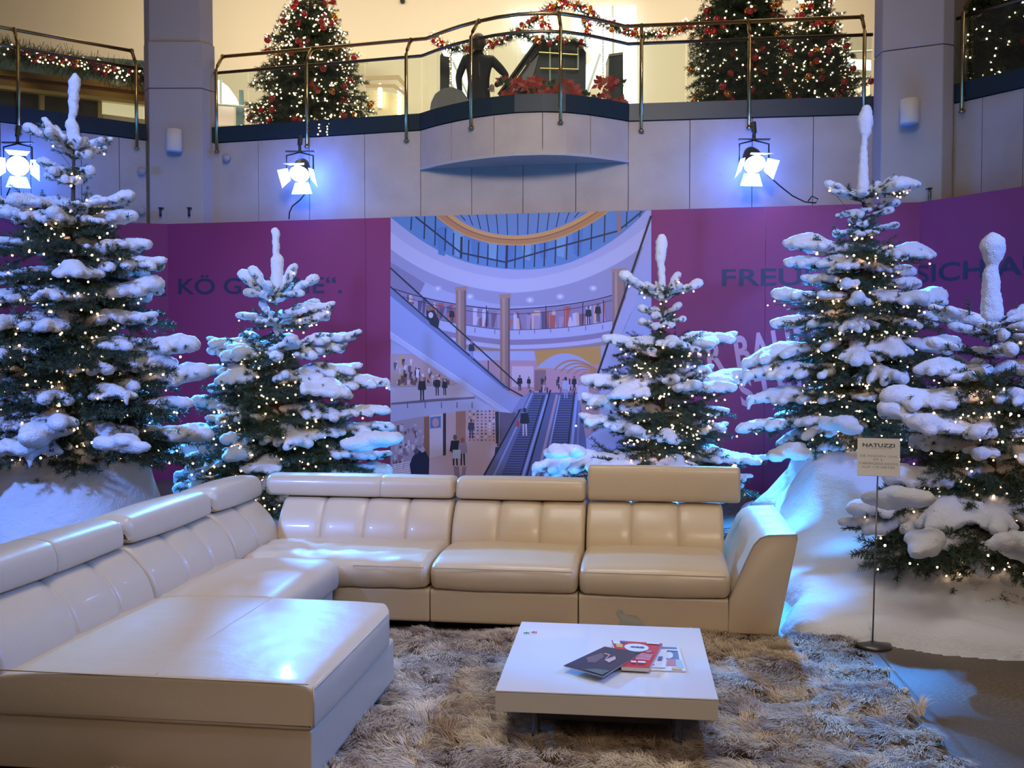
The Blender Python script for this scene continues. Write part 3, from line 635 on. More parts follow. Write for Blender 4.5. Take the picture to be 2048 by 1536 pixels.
# escalators (lower pair)
mq([(800, 1020), (1075, 1020), (1110, 1560), (590, 1560), (545, 1480)], (96, 100, 140)); mq([(535, 1478), (800, 1010), (820, 1015), (600, 1560), (520, 1560)], (110, 112, 150))
def steps(a, b, c, d, n, col):
    for i in range(n):
        t, t2 = i/n, (i+.5)/n; f = lambda p, q, t: (p[0]+(q[0]-p[0])*t, p[1]+(q[1]-p[1])*t)
        mq([f(a, c, t), f(b, d, t), f(b, d, t2), f(a, c, t2)], col)
steps((818, 1035), (890, 1035), (640, 1470), (752, 1470), 34, (58, 62, 92)); steps((952, 1035), (1032, 1035), (880, 1470), (985, 1470), 34, (58, 62, 92))
for a, b, w_, c in (((890, 1030), (755, 1475), 14, (150, 165, 215)), ((810, 1020), (598, 1475), 9, (150, 165, 215)), ((800, 1005), (545, 1475), 8, (24, 26, 42)), ((905, 1005), (775, 1475), 9, (24, 26, 42)), ((940, 1030), (835, 1470), 14, (176, 150, 165)), ((955, 1035), (865, 1475), 7, (150, 165, 215)), ((1045, 1025), (1000, 1475), 14, (150, 165, 215)), ((1032, 1010), (975, 1475), 7, (24, 26, 42)), ((868, 1035), (740, 1475), 5, (24, 26, 42)), ((1060, 1010), (1040, 1475), 10, (130, 130, 170))): mrib([a, b], w_, c)
man(768, 1248, 150, (24, 24, 38), (60, 50, 60), (200, 190, 205)); mq([(726, 1170), (740, 1168), (736, 1200), (722, 1200)], (200, 60, 50)); man(985, 1050, 115, (180, 185, 215), (60, 45, 50), (150, 160, 200))
# big escalator at the left going up
mq([(58, 505), (660, 1000), (745, 1050), (700, 1128), (640, 1120), (58, 735)], (160, 170, 218)); mq([(58, 695), (640, 1100), (700, 1128), (640, 1122), (58, 735)], (190, 196, 232)); mrib([(58, 700), (690, 1125)], 5, (205, 212, 240))
mq([(58, 455), (700, 1005), (660, 1002), (58, 508)], (120, 128, 170)); mrib([(58, 360), (745, 985)], 7, (22, 24, 36)); mrib([(58, 460), (660, 985), (760, 1040)], 7, (22, 24, 36)); mrib([(576, 850), (576, 915)], 5, DK)
mq([(745, 1050), (800, 1010), (760, 1100), (700, 1128)], (140, 146, 192))
mq([(250, 580), (290, 585), (318, 640), (310, 685), (270, 660), (250, 620)], (32, 26, 34)); mell(262, 572, 15, 17, (150, 105, 95)); mell(272, 610, 13, 16, (215, 200, 210)); man(487, 840, 95, (40, 44, 70), (160, 110, 110), (120, 140, 190))
# right escalator flank
mq([(1437, 130), (1437, 560), (1330, 600), (1200, 900), (1155, 935)], (176, 178, 212)); mq([(1437, 330), (1440, 1000), (1200, 900), (1350, 560)], (168, 176, 216)); mrib([(1437, 85), (1330, 400), (1150, 935)], 11, (20, 22, 34))
mq([(1110, 980), (1165, 980), (1160, 1200), (1090, 1260), (1060, 1060)], (180, 140, 140)); mq([(1045, 985), (1105, 975), (1110, 1060), (1050, 1060)], (196, 196, 222))
mme = mur.mesh('mural')
old = MP.data; MP.data = mme
for k in sorted(MUM.values(), key=lambda q: q[0]): mme.materials.append(k[1])
bpy.data.meshes.remove(old); MP.location = (0, -11, 0); MP['label'] = 'printed picture of a mall atrium with escalators'
# ------------------------------------------------------------------ brass railings with glass
RZ = 5.205; HZ = 5.435
def at_x(pts, x):
    for i in range(len(pts)-1):
        xa, xb = projx(pts[i]), projx(pts[i+1])
        if min(xa, xb)-.01 <= x <= max(xa, xb)+.01: t = (x-xa)/(xb-xa); return pts[i].lerp(pts[i+1], t), n_in(pts[i], pts[i+1])
    i = 0 if abs(projx(pts[0])-x) < abs(projx(pts[-1])-x) else len(pts)-2
    return pts[0 if i == 0 else -1], n_in(pts[i], pts[i+1])
def railing(label, pts, posts, gcuts, ends, cat='railing'):
    c = sum(pts, Vector())/len(pts); c.z = ZB1; r = tag(empty('balcony_railing', c), label, cat, None); sh = Vector((-c.x, -c.y, -c.z))
    f = offs(pts, -.045); g = offs(pts, .03); hh = offs(pts, .12)
    def clip(P_, xa, xb):
        out = [p for p in P_ if xa < projx(zfix(p, RZ)) < xb]; return [at_x([zfix(q, RZ) for q in P_], xa)[0]]+out+[at_x([zfix(q, RZ) for q in P_], xb)[0]]
    MB().tube([zfix(p, RZ)+sh for p in g], .020, 8).build('lower_rail', BRASSD, r, True)
    top = clip(hh, *ends); MB().tube([zfix(p, HZ)+sh for p in top], .022, 10).build('handrail', BRASS, r, True)
    for x in posts:
        p, n = at_x([zfix(q, 4.4) for q in f], x); q = MB()
        q.tube([zfix(p, 4.17)+sh, zfix(p, 5.22)+sh, zfix(p, 5.28)+n*.035+sh, zfix(p, HZ)+n*.155+sh], .021, 10)
        po = q.build('post', BRASS, r, True)
        b = MB(); b.lathe([(.0, -.01), (.034, -.005), (.034, .01), (0, .02)], zfix(p, 4.18)+sh, 10); b.tube([zfix(p, 4.20)+sh, zfix(p, 4.20)+n*.06+sh], .012, 6); b.build('bracket', BRASS, po, True)
        MB().tube([zfix(p, 4.38)+sh-n*.01, zfix(p, 4.38)+n*.04+sh], .024, 8).build('bracket', BRASS, po, True); MB().tube([zfix(p, RZ)+sh, zfix(p, RZ)+n*.07+sh], .010, 6).build('bracket', BRASS, po, True)
        MB().ball(zfix(p, HZ)+n*.165+sh, .032, 10).build('knuckle', BRASS, po, True)
    for i in range(len(gcuts)-1):
        pp_ = clip(g, gcuts[i]+1, gcuts[i+1]-1); m = MB()
        wall_run(m, pp_, -.006, .006, ZB1, RZ-.015); o = m.build('glass_panel', GLASS, r)
        o.data.transform(Matrix.Translation(sh))
full = MIDA+ARC[1:-1]+MIDB
railing('brass railing with glass panels round the middle balcony between the pillars', [PZ(424, 286, ZB0)]+full[1:-1]+[PZ(1745, 228, ZB0)], [434, 620, 814, 942, 1121, 1283, 1502, 1728], [426, 500, 619, 735, 844, 941, 1120, 1254, 1375, 1502, 1620, 1744], (445, 1722))
railing('brass railing with glass panels left of the left pillar', [LEFTP[0], LEFTP[1], PZ(289, 280, ZB0)], [35, 272], [-300, -110, 34, 155, 272, 288], (-300, 262))
railing('brass railing with glass panels right of the right pillar', [PZ(1908, 205, ZB0)]+RIGHTP[1:], [1925, 2120], [1909, 1960, 2080, 2200], (1938, 2200))

# ------------------------------------------------------------------ gallery behind
def wall_box(name, pts, col, kind='structure'):
    m = MB(); m.prism(*pts); return tag(m.build(name, col), kind=kind)
YB = 20.5
wall_box('wall_upper', ([(-13, YB), (12, YB), (12, YB+.3), (-13, YB+.3)], ZB0, 12), CREAM)
wall_box('ceiling_upper', ([(-13, 12.9), (12, 11.6), (12, 21), (-13, 21)], 10.6, 10.8), CREAM)
wall_box('wall_left', ([(-11.3, -3), (-11, -3), (-11, 14), (-11.3, 14)], 0, 4.3), CONC) if False else None
# vault arch on the back wall
VA = tag(empty('vault_arch', (0, YB, 0)), kind='structure')
cc = P(1135, 600, YB-.05); Rm = (P(1135, 600, YB).z-P(1135, -28, YB).z)
m = MB(); pv = [Vector((cc.x+Rm*math.cos(a), -.04, cc.z+Rm*math.sin(a))) for a in [PI*(.12+.76*i/40) for i in range(41)]]
m.tube(pv, .05, 6); m.build('moulding', CREAMD, VA, True)
m = MB(); vs = [(cc.x+(Rm-.05)*math.cos(a), -.03, cc.z+(Rm-.05)*math.sin(a)) for a in [PI*(i/40) for i in range(41)]]; m.add(vs, [tuple(range(41))]); m.build('vault_field', CREAM2, VA)
pv2 = [Vector((cc.x+(Rm-.9)*math.cos(a), -.05, cc.z+(Rm-.9)*math.sin(a))) for a in [PI*(.12+.76*i/40) for i in range(41)]]
MB().tube(pv2, .035, 6).build('moulding', mat('white_cove', (.9, .88, .8), .7), VA, True)
def plate(name, pts, D, m_, th=.04, parent=None, kind=None):
    """panel with real thickness standing at depth D, outline measured from the photo"""
    vs = [P(x, y, D) for x, y in pts]; n = len(vs); b = [v+Vector((0, th, 0)) for v in vs]
    q = MB(); q.add(vs+b, [tuple(range(n)), tuple(range(n, 2*n))[::-1]]+[(i, n+i, n+(i+1) % n, (i+1) % n) for i in range(n)])
    o = q.build(name, m_, parent); o['kind'] = kind if kind else ''; 
    if not kind: del o['kind']
    return o
WINF = mat('white_window_frame', (.7, .78, .8), .4)
def window(name, panes, D, bars, m_=WGLOW):
    r = tag(empty(name, P(panes[0][0][0], panes[0][0][1], D)), kind='structure')
    for pn in panes:
        o = plate('pane', pn, D, m_); o.parent = r; o.matrix_parent_inverse = Matrix.Translation(-r.location)
    for a, b in bars:
        o = MB().tube([P(*a, D-.05), P(*b, D-.05)], .025, 5).build('frame', WINF); o.parent = r; o.matrix_parent_inverse = Matrix.Translation(-r.location)
    return r
window('window_1', [[(1017, 26), (1110, 14), (1112, 95), (1075, 105), (1045, 106)], [(1150, 16), (1272, 10), (1275, 215), (1262, 215), (1180, 110), (1150, 70)]], 20.3, [((1062, 20), (1068, 105)), ((1225, 12), (1228, 215))])
window('window_2', [[(884, 90), (898, 88), (899, 178), (887, 178)], [(904, 88), (922, 86), (942, 200), (915, 190), (903, 160)]], 18.0, [((905, 120), (938, 195))])
window('window_3', [[(1172, 130), (1200, 105), (1206, 115), (1200, 150), (1168, 195)]], 18.0, [((1200, 108), (1172, 190))])
window('window_4', [[(424, 160), (438, 160), (455, 172), (472, 195), (478, 212), (424, 205)]], 19.0, [((424, 208), (500, 214)), ((442, 160), (442, 206))])
window('window_5', [[(1684, 122), (1696, 108), (1702, 118), (1742, 120), (1742, 140), (1684, 134)]], 17.5, [((1680, 106), (1744, 102))])
window('window_6', [[(1912, 106), (1932, 100), (1935, 118), (1912, 126)]], 16.0, [])
WARMW = mat('warm_shop_window', (1, .8, .6), .5, emit=(1, .80, .58), es=.9); SHOPG = mat('gallery_shopfront', (.72, .62, .42), .6); BLUEG = mat('slate_pier', (.16, .24, .27), .4)
window('window_7', [[(1688, 152), (1740, 152), (1740, 195), (1688, 195)]], 17.6, [((1720, 152), (1705, 196))], WARMW)
window('window_8', [[(1912, 130), (1960, 120), (1960, 158), (1912, 168)]], 16.2, [], WARMW)
window('window_9', [[(428, 212), (468, 214), (468, 250), (428, 250)], [(490, 216), (520, 216), (520, 248), (490, 248)]], 19.2, [((484, 212), (484, 250))], mat('pink_lit_shop', (.8, .6, .5), .5, emit=(.75, .55, .42), es=.6))
pr_ = tag(empty('trim_2', P(700, 160, 20)), kind='structure')
for pts, m_, D in (([(478, 180), (486, 180), (488, 255), (472, 255), (472, 215), (478, 213)], BLUEG, 19.1), ([(730, 152), (798, 150), (812, 168), (812, 178), (794, 158), (730, 160)], CREAMD, 19.5), ([(730, 168), (790, 168), (812, 186), (812, 192), (786, 174), (730, 174)], CREAMD, 19.5), ([(735, 178), (808, 190), (808, 405), (735, 405)], SHOPG, 19.8), ([(620, 105), (735, 97), (735, 125), (620, 130)], mat('cream_beam', (.78, .72, .55), .7), 19.9)):
    o = plate('panel', pts, D, m_); o.parent = pr_; o.matrix_parent_inverse = Matrix.Translation(-pr_.location)
BULBW = mat('wall_bulb', (1, .9, .7), .4, emit=(1, .86, .6), es=1.8); BULBW.node_tree.nodes['Principled BSDF'].inputs['Emission Strength'].default_value = 5
for x, ys in ((760, (172, 180, 188, 196, 204, 211)), (799, (180, 190, 200, 210, 219, 226))):
    t = tag(empty('bulb_strip_lamp', P(x, ys[0], 19.72)), 'vertical strip of round warm bulbs on the gallery wall, %s one' % ('left' if x == 760 else 'right'), 'lamp', 'bulb strips on the gallery wall')
    for y in ys: MB().ball(P(x, y, 19.72)-t.location, .05, 8).build('bulb', BULBW, t, True)
    MB().tube([P(x, ys[0]-6, 19.78)-t.location, P(x, ys[-1]+6, 19.78)-t.location], .03, 5).build('back_bar', CREAMD, t)
# spots in the ceiling/wall
for x, y in ((565, 31), (805, 2)):
    t = tag(MB().lathe([(0, -.03), (.05, -.03), (.05, .02)], (0, 0, 0), 10, mat=Matrix.Rotation(PI/2, 3, 'X')).build('ceiling_spot', BLACK), 'small dark round spot fitting on cream wall, %s' % ('beside the garlanded tree' if x == 565 else 'above the brass handrail'), 'spot'); t.location = P(x, y, YB-.04)
# ------------------------------------------------------------------ shopfront behind the left railing
GOLD = mat('gold_fascia', (.66, .42, .12), .28, metal=.9, var=[(.9, .35, .6, (.42, .22, .06))]); GOLDF = mat('gold_frame', (.62, .50, .22), .4, metal=.5)
SG = mat('dim_shop_interior', (.10, .10, .09), .15); SGL = mat('lit_shop_interior', (.8, .7, .5), .5, emit=(.85, .72, .45), es=.7)
SHF = tag(empty('jewellery_shop', (-7.5, 15.2, ZB1)), 'gold framed shopfront with brass fascia behind the left railing', 'shopfront')
def lw(x, y, off=2.3):
    a, b = LEFTP[0], LEFTP[1]; a, b = (LEFTP[0], LEFTP[2]); n = n_in(a, b); o_ = a+n*off; r = ray(x, y); c = Vector((0, 0, CH)); t = (Vector((o_.x, o_.y, CH))-c).dot(n)/r.dot(n); return c+r*t, n
def lplate(name, pts, m_, off=2.3, th=.05, parent=SHF):
    vs = []; 
    for x, y in pts: p, n = lw(x, y, off); vs.append(p)
    b = [v+n*th for v in vs]; k = len(vs); q = MB(); q.add(vs+b, [tuple(range(k)), tuple(range(k, 2*k))[::-1]]+[(i, k+i, k+(i+1) % k, (i+1) % k) for i in range(k)])
    o = q.build(name, m_); 
    if parent: o.parent = parent; o.matrix_parent_inverse = Matrix.Translation(-parent.location)
    return o
def L_(x, y0): return y0+(x)*.115
for k, (y0, y1, m_, of) in enumerate(((138, 150, GOLD, 2.20), (150, 158, mat('gold_shadow', (.30, .15, .05), .3, metal=.9), 2.26), (158, 170, GOLD, 2.22), (170, 177, GOLDF, 2.18))):
    lplate('fascia_band', [(-120, L_(-120, y0)), (430, L_(430, y0)), (430, L_(430, y1)), (-120, L_(-120, y1))], m_, of, .12)
for x0, x1, m_ in ((-120, 78, SG), (90, 196, SG), (204, 320, SGL)):
    lplate('shop_window', [(x0, L_(x0, 178)), (x1, L_(x1, 178)), (x1, L_(x1, 240)), (x0, L_(x0, 240))], m_, 2.36)
for x in (84, 200): lplate('mullion', [(x-4, L_(x, 176)), (x+4, L_(x, 176)), (x+4, L_(x, 242)), (x-4, L_(x, 242))], GOLDF, 2.28)
lplate('counter', [(206, 228), (300, 240), (300, 256), (206, 244)], mat('pale_counter', (.75, .66, .48), .5), 2.1)
lplate('sign_field', [(-120, 90), (300, 122), (300, 176), (60, 150), (-120, 122)], mat('teal_sheen_panel', (.30, .42, .38), .18, metal=.4), 2.5)
lplate('hanging', [(232, 135), (246, 140), (250, 160), (262, 166), (240, 172), (222, 166)], mat('white_drape', (.85, .82, .72), .6), 2.05)
# ------------------------------------------------------------------ balcony furnishings
DKG = mat('dark_escalator_panel', (.030, .042, .042), .22); DKR = mat('dark_red_panel', (.20, .03, .03), .35)
ES = tag(empty('escalator', P(1110, 140, 16)), 'dark escalator with brass edging rising from the middle balcony', 'escalator')
def eplate(name, pts, D, m_, th, par=ES):
    o = plate(name, pts, D, m_, th); o.parent = par; o.matrix_parent_inverse = Matrix.Translation(-par.location); return o
eplate('end_panel', [(1052, 118), (1080, 80), (1158, 84), (1172, 105), (1170, 332), (1052, 332)], 15.6, DKG, 1.2)
eplate('side_panel', [(1004, 190), (1078, 108), (1052, 205), (1052, 330), (1000, 330)], 15.5, mat('grey_escalator_side', (.22, .20, .19), .35), .1)
for d in (0, 8, 16): 
    o = MB().tube([P(998+d*.3, 190+d, 15.45), P(1076, 82+d*1.1, 15.45)], .035 if d == 0 else .018, 6).build('handrail' if d == 0 else 'ridge', BLACK if d == 0 else GREYM); o.parent = ES; o.matrix_parent_inverse = Matrix.Translation(-ES.location)
for a, b in (((1078, 105), (1156, 110)), ((1080, 137), (1156, 139))):
    o = MB().tube([P(*a, 15.5), P(*b, 15.5)], .012, 5).build('brass_edge', BRASS); o.parent = ES; o.matrix_parent_inverse = Matrix.Translation(-ES.location)
for x, y0, y1 in ((1060, 100, 130), (1100, 95, 190), (1156, 95, 140), (1120, 150, 190)):
    o = MB().tube([P(x, y0, 15.52), P(x, y1, 15.52)], .012, 5).build('light_strip', mat('pale_strip', (.7, .8, .7), .3)); o.parent = ES; o.matrix_parent_inverse = Matrix.Translation(-ES.location)
BX = tag(empty('display_cabinet', P(1235, 160, 15)), 'tall dark cabinet beside the bright window on the balcony', 'cabinet')
for pts in ([(1218, 112), (1246, 108), (1247, 319), (1214, 319)],): eplate('body', pts, 15.0, DKG, .5, BX)
eplate('top_edge', [(1218, 108), (1246, 104), (1246, 109), (1218, 113)], 14.98, BRASSD, .5, BX)
CHR = tag(empty('tub_chair', P(905, 215, 14)), 'rounded grey tub chair behind the balcony glass', 'chair')
eplate('backrest', [(858, 232), (862, 205), (870, 188), (885, 177), (905, 174), (925, 182), (938, 200), (944, 232)], 14.2, mat('grey_leather_chair', (.16, .15, .14), .4), .5, CHR)
eplate('seat', [(866, 226), (936, 226), (936, 293), (866, 293)], 14.0, mat('grey_leather_seat', (.13, .12, .12), .4), .6, CHR)
PN = tag(empty('dark_screen_panel', P(890, 145, 16.5)), 'narrow black upright panel left of the person', 'panel')
eplate('panel', [(880, 112), (884, 105), (888, 112), (899, 114), (898, 350), (880, 350)], 16.4, BLACK, .2, PN)
# poinsettias in a long trough along the balcony
TRG = tag(empty('planter_trough', P(1120, 215, 13.2)), 'long dark planter of red poinsettias behind the balcony glass', 'planter')
eplate('trough', [(1000, 222), (1250, 215), (1250, 245), (1000, 250)], 13.0, BLACK, .35, TRG)
RP = random.Random(5); POIN = mat('poinsettia_red', (.50, .05, .03), .5); POING = mat('poinsettia_leaf', (.03, .07, .03), .5)
pm = MB(); pg = MB()
for i in range(95):
    x, y = RP.uniform(1004, 1246), RP.uniform(160, 222)
    if abs(x-1170) < 20 and y < 180: continue
    c = P(x, y, RP.uniform(12.9, 13.6)); tgt = pm if RP.random() < .62 else pg
    for k in range(6):
        a = 2*PI*k/6+RP.random(); d = Vector((math.cos(a), -.5*RP.random(), math.sin(a)*.8)); s_ = Vector((-math.sin(a), 0, math.cos(a)))*.028; L = RP.uniform(.07, .13)
        tgt.add([c, c+d*L*.5+s_, c+d*L, c+d*L*.5-s_], [(0, 1, 2, 3)])
for mb_, m_, nm in ((pm, POIN, 'red_bracts'), (pg, POING, 'leaves')):
    o = mb_.build(nm, m_); o.parent = TRG; o.matrix_parent_inverse = Matrix.Translation(-TRG.location); o['kind'] = 'stuff'
# strands of bulbs standing in for reflected fairy lights
def strand(x, y0, y1, D, n, label):
    r = tag(empty('light_strand', P(x, y0, D)), label, 'lights', 'vertical light strands over the balcony')
    o = MB().tube([P(x, y0, D)-r.location, P(x, y1, D)-r.location], .006, 4).build('wire', WIRE, r); b = MB()
    for i in range(n): p = P(x+RP.uniform(-3, 3), y0+(y1-y0)*(i+.5)/n, D)-r.location; b.ball(p, .010, 6)
    o = b.build('bulb', BULB, r, True); o['kind'] = 'stuff'
strand(902, 92, 178, 15.2, 18, 'reflected light strand left of the person'); strand(972, 88, 200, 15.15, 24, 'reflected light strand over the person'); strand(962, 92, 195, 15.15, 14, 'short reflected light strand beside the railing post'); strand(1206, 44, 162, 15.15, 22, 'reflected light strand before the tall dark cabinet')
strand(638, 246, 272, 12.52, 4, 'left of two tiny strands on dark stone edge'); strand(656, 245, 272, 12.50, 5, 'right of two tiny strands on dark stone edge')
# person on the balcony, seen from behind, hand on hip
def skin_body(name, V_, E_, R_, m_, parent, lvl=2):
    me = bpy.data.meshes.new(name); me.from_pydata([tuple(v) for v in V_], E_, []); o = bpy.data.objects.new(name, me); COL.objects.link(o)
    o.modifiers.new('s', 'SKIN'); 
    if not me.skin_vertices: me.skin_vertices.new()
    for i, rr in enumerate(R_): me.skin_vertices[0].data[i].radius = rr if isinstance(rr, tuple) else (rr, rr)
    me.skin_vertices[0].data[0].use_root = True
    ss_ = o.modifiers.new('u', 'SUBSURF'); ss_.levels = lvl; ss_.render_levels = lvl
    dg = bpy.context.evaluated_depsgraph_get(); dg.update(); m2 = bpy.data.meshes.new_from_object(o.evaluated_get(dg)); bpy.data.objects.remove(o)
    return link(name, m2, m_, parent, smooth=True)
PD = 14.9; pb = P(957, 100, PD); base = Vector((pb.x, PD, ZB1-.02)); PER = tag(empty('person', base), 'person in dark jacket seen from behind, hand on hip', 'person')
V_ = [(0, 0, .95), (0, 0, 1.12), (0, .01, 1.35), (0, .01, 1.50), (0, 0, 1.58), (0, -.02, 1.68),
      (-.20, 0, 1.44), (-.30, .05, 1.20), (-.27, -.04, .95), (.20, 0, 1.44), (.42, .0, 1.20), (.24, -.05, 1.04),
      (-.10, 0, .88), (-.12, -.02, .48), (-.13, 0, .08), (-.14, -.12, .04), (.10, 0, .88), (.13, -.02, .48), (.15, 0, .08), (.16, -.12, .04), (0, 0, 1.76)]
E_ = [(0, 1), (1, 2), (2, 3), (3, 4), (4, 5), (5, 20), (2, 6), (6, 7), (7, 8), (2, 9), (9, 10), (10, 11), (0, 12), (12, 13), (13, 14), (14, 15), (0, 16), (16, 17), (17, 18), (18, 19)]
R_ = [(.17, .12), (.16, .11), (.20, .13), (.09, .08), .055, .10, (.08, .08), .055, .04, (.08, .08), .06, .04, .09, .065, .04, .04, .09, .065, .04, .04, .06]
JK = mat('dark_jacket', (.022, .024, .030), .7); HAIR = mat('dark_hair', (.05, .035, .025), .6); SKN = mat('skin', (.5, .32, .24), .6)
skin_body('body', V_, E_, R_, JK, PER)
MB().ball((0, .01, 1.70), .125, 14, sz=(.88, .95, 1.08)).build('hair', HAIR, PER, True)
for sx in (-1, 1):
    hx = (-.27, -.06, .90) if sx < 0 else (.20, -.07, 1.02); h = MB(); h.ball(hx, .045, 8, sz=(.8, .5, 1.1))
    for k in range(4): h.tube([(hx[0]+(k-1.5)*.018, hx[1]-.01, hx[2]-.03), (hx[0]+(k-1.5)*.021, hx[1]-.02, hx[2]-.075+abs(k-1.5)*.006)], .009, 6)
    h.tube([(hx[0]-sx*.03, hx[1], hx[2]), (hx[0]-sx*.06, hx[1]-.02, hx[2]-.04)], .010, 6); h.build('hand', SKN, PER, True)

# ------------------------------------------------------------------ wall lights, plates, hooks on the pillars
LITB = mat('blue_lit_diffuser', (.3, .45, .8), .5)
for x, y, D, lab, yaw in ((348, 282, 12.66, 'cream half-round wall lamp on the left pillar', 0), (1820, 224, 10.72, 'cream half-round wall lamp on the right pillar', .2)):
    c = P(x, y, D); t = tag(empty('wall_lamp', c), lab, 'wall lamp')
    k = 1 if x < 1000 else .95
    MB().lathe([(.0, .145*k), (.085, .145*k), (.1, .135*k), (.1, -.12*k), (.088, -.135*k)], (0, 0, 0), 20).build('shade', WHITEP, t, True)
    MB().lathe([(.0, -.142*k), (.086, -.142*k), (.086, -.134*k)], (0, 0, 0), 20).build('diffuser', LITB, t, True)
for x, y, D, lab in ((282, 341, 12.6, 'upper round stone cap left of the left pillar'), (281, 421, 12.6, 'lower round stone cap left of the left pillar'), (451, 314, 12.75, 'round stone cap right of the left pillar')):
    t = tag(MB().lathe([(0, -.02), (.028, -.02), (.03, 0), (.05, 0), (.055, .03)], (0, 0, 0), 16, mat=Matrix.Rotation(-PI/2, 3, 'X')).build('stone_boss', CONCP, None, True), lab, 'boss'); t.location = P(x, y, D+.02)
for x, D, lab in ((322, 12.74, 'left hook on left pillar foot above the hoarding'), (379, 12.74, 'right hook on left pillar foot above the hoarding'), (1858, 10.72, 'brass bolt on right pillar foot above the hoarding')):
    y = 425 if x < 1000 else 388; t = tag(empty('pillar_bolt', P(x, y, D)), lab, 'bolt')
    MB().tube([(0, -.02, -.05), (0, -.02, .05)], .016, 8).build('shaft', BRASSD if x > 1000 else BLACK, t, True); MB().box((0, 0, .055), (.05, .06, .014)).build('cap', BLACK, t)

# ------------------------------------------------------------------ blue floodlights hanging from the railing posts
HOUS = mat('lamp_housing', (.03, .035, .04), .4)
def flood(px, py, D, aim, yaw, label, cable, spread=61, power=6500):
    c = P(px, py, D); t = tag(empty('floodlight', c), label, 'floodlight')
    q = (Vector(aim)-c).to_track_quat('-Z', 'Y').to_matrix(); b = MB()
    def X(p): return q @ Vector(p)
    prof = [(.02, .20), (.07, .19), (.10, .12), (.115, 0), (.125, -.03)]
    MB().lathe(prof, (0, 0, 0), 18, mat=q).build('body', HOUS, t, True)
    lens = MB().lathe([(0, -.035), (.115, -.035), (.118, -.025)], (0, 0, 0), 24, mat=q).build('lens', LENS, t, True)
    for k in range(4):
        a = PI/2*k; R_ = Matrix.Rotation(a, 3, 'Z'); m = MB()
        pts = [(-.085, .125, -.03), (.085, .125, -.03), (.13, .22, -.13), (-.13, .22, -.13)]
        vs = [X(R_ @ Vector(p)) for p in pts]; n_ = X(R_ @ Vector((0, .004, .004))); m.add(vs+[v+n_ for v in vs], [(0, 1, 2, 3), (7, 6, 5, 4), (0, 4, 5, 1), (1, 5, 6, 2), (2, 6, 7, 3), (3, 7, 4, 0)])
        m.build('barn_door', LENSD, t)
    y_ = MB(); y_.tube([Vector((-.16, 0, 0)), Vector((-.16, 0, .2)), Vector((0, 0, .24)), Vector((.16, 0, .2)), Vector((.16, 0, 0))], .010, 6); y_.tube([(0, 0, .24), (0, 0, .34)], .018, 8); y_.box((0, .0, .25), (.34, .05, .012)); y_.build('yoke', HOUS, t)
    y_ = MB(); y_.tube([(0, 0, .32), (0, .04, .44)], .03, 8); y_.build('clamp', HOUS, t)
    y_ = MB(); y_.tube([P(x, y, d_+.3)-c for x, y, d_ in cable], .008, 5); y_.build('cable', BLACK, t, True)
    l = lamp('floodlight_beam', 'SPOT', c+X((0, 0, -.16)), power, BLUE, aim, spot_size=math.radians(spread), spot_blend=.7, shadow_soft_size=.10)
    g = lamp('floodlight_halo', 'POINT', c+Vector((0, .24, .02)), 32, (.05, .16, 1), shadow_soft_size=.06)  # point light added behind the lamp, stands in for its halo
    g = lamp('halo_fill', 'POINT', c+Vector((0, -.06, -.22)), power*.0013, (.06, .20, 1), shadow_soft_size=.12)  # second added point light, spreads the glow over the wall
flood(600, 345, 12.05, (-2.8, 9.5, 1.2), 0, 'glowing blue floodlight hanging left of the mural', [(612, 385, 11.85), (600, 400, 11.9), (585, 412, 11.95), (579, 425, 12.0), (578, 438, 12.05)])
flood(1508, 325, 10.98, (2.9, 8.8, 1.3), 0, 'glowing blue floodlight hanging left of the tallest right tree', [(1535, 350, 10.75), (1560, 372, 10.85), (1585, 392, 10.9), (1610, 404, 10.95), (1632, 406, 10.9), (1636, 398, 10.9), (1624, 392, 10.9), (1616, 402, 10.92)])
flood(36, 330, 11.35, (-3.9, 7.8, 1.4), 0, 'glowing blue floodlight at the left end behind the tall tree', [(22, 372, 11.05), (14, 390, 11.1), (18, 410, 11.2), (30, 425, 11.3)])
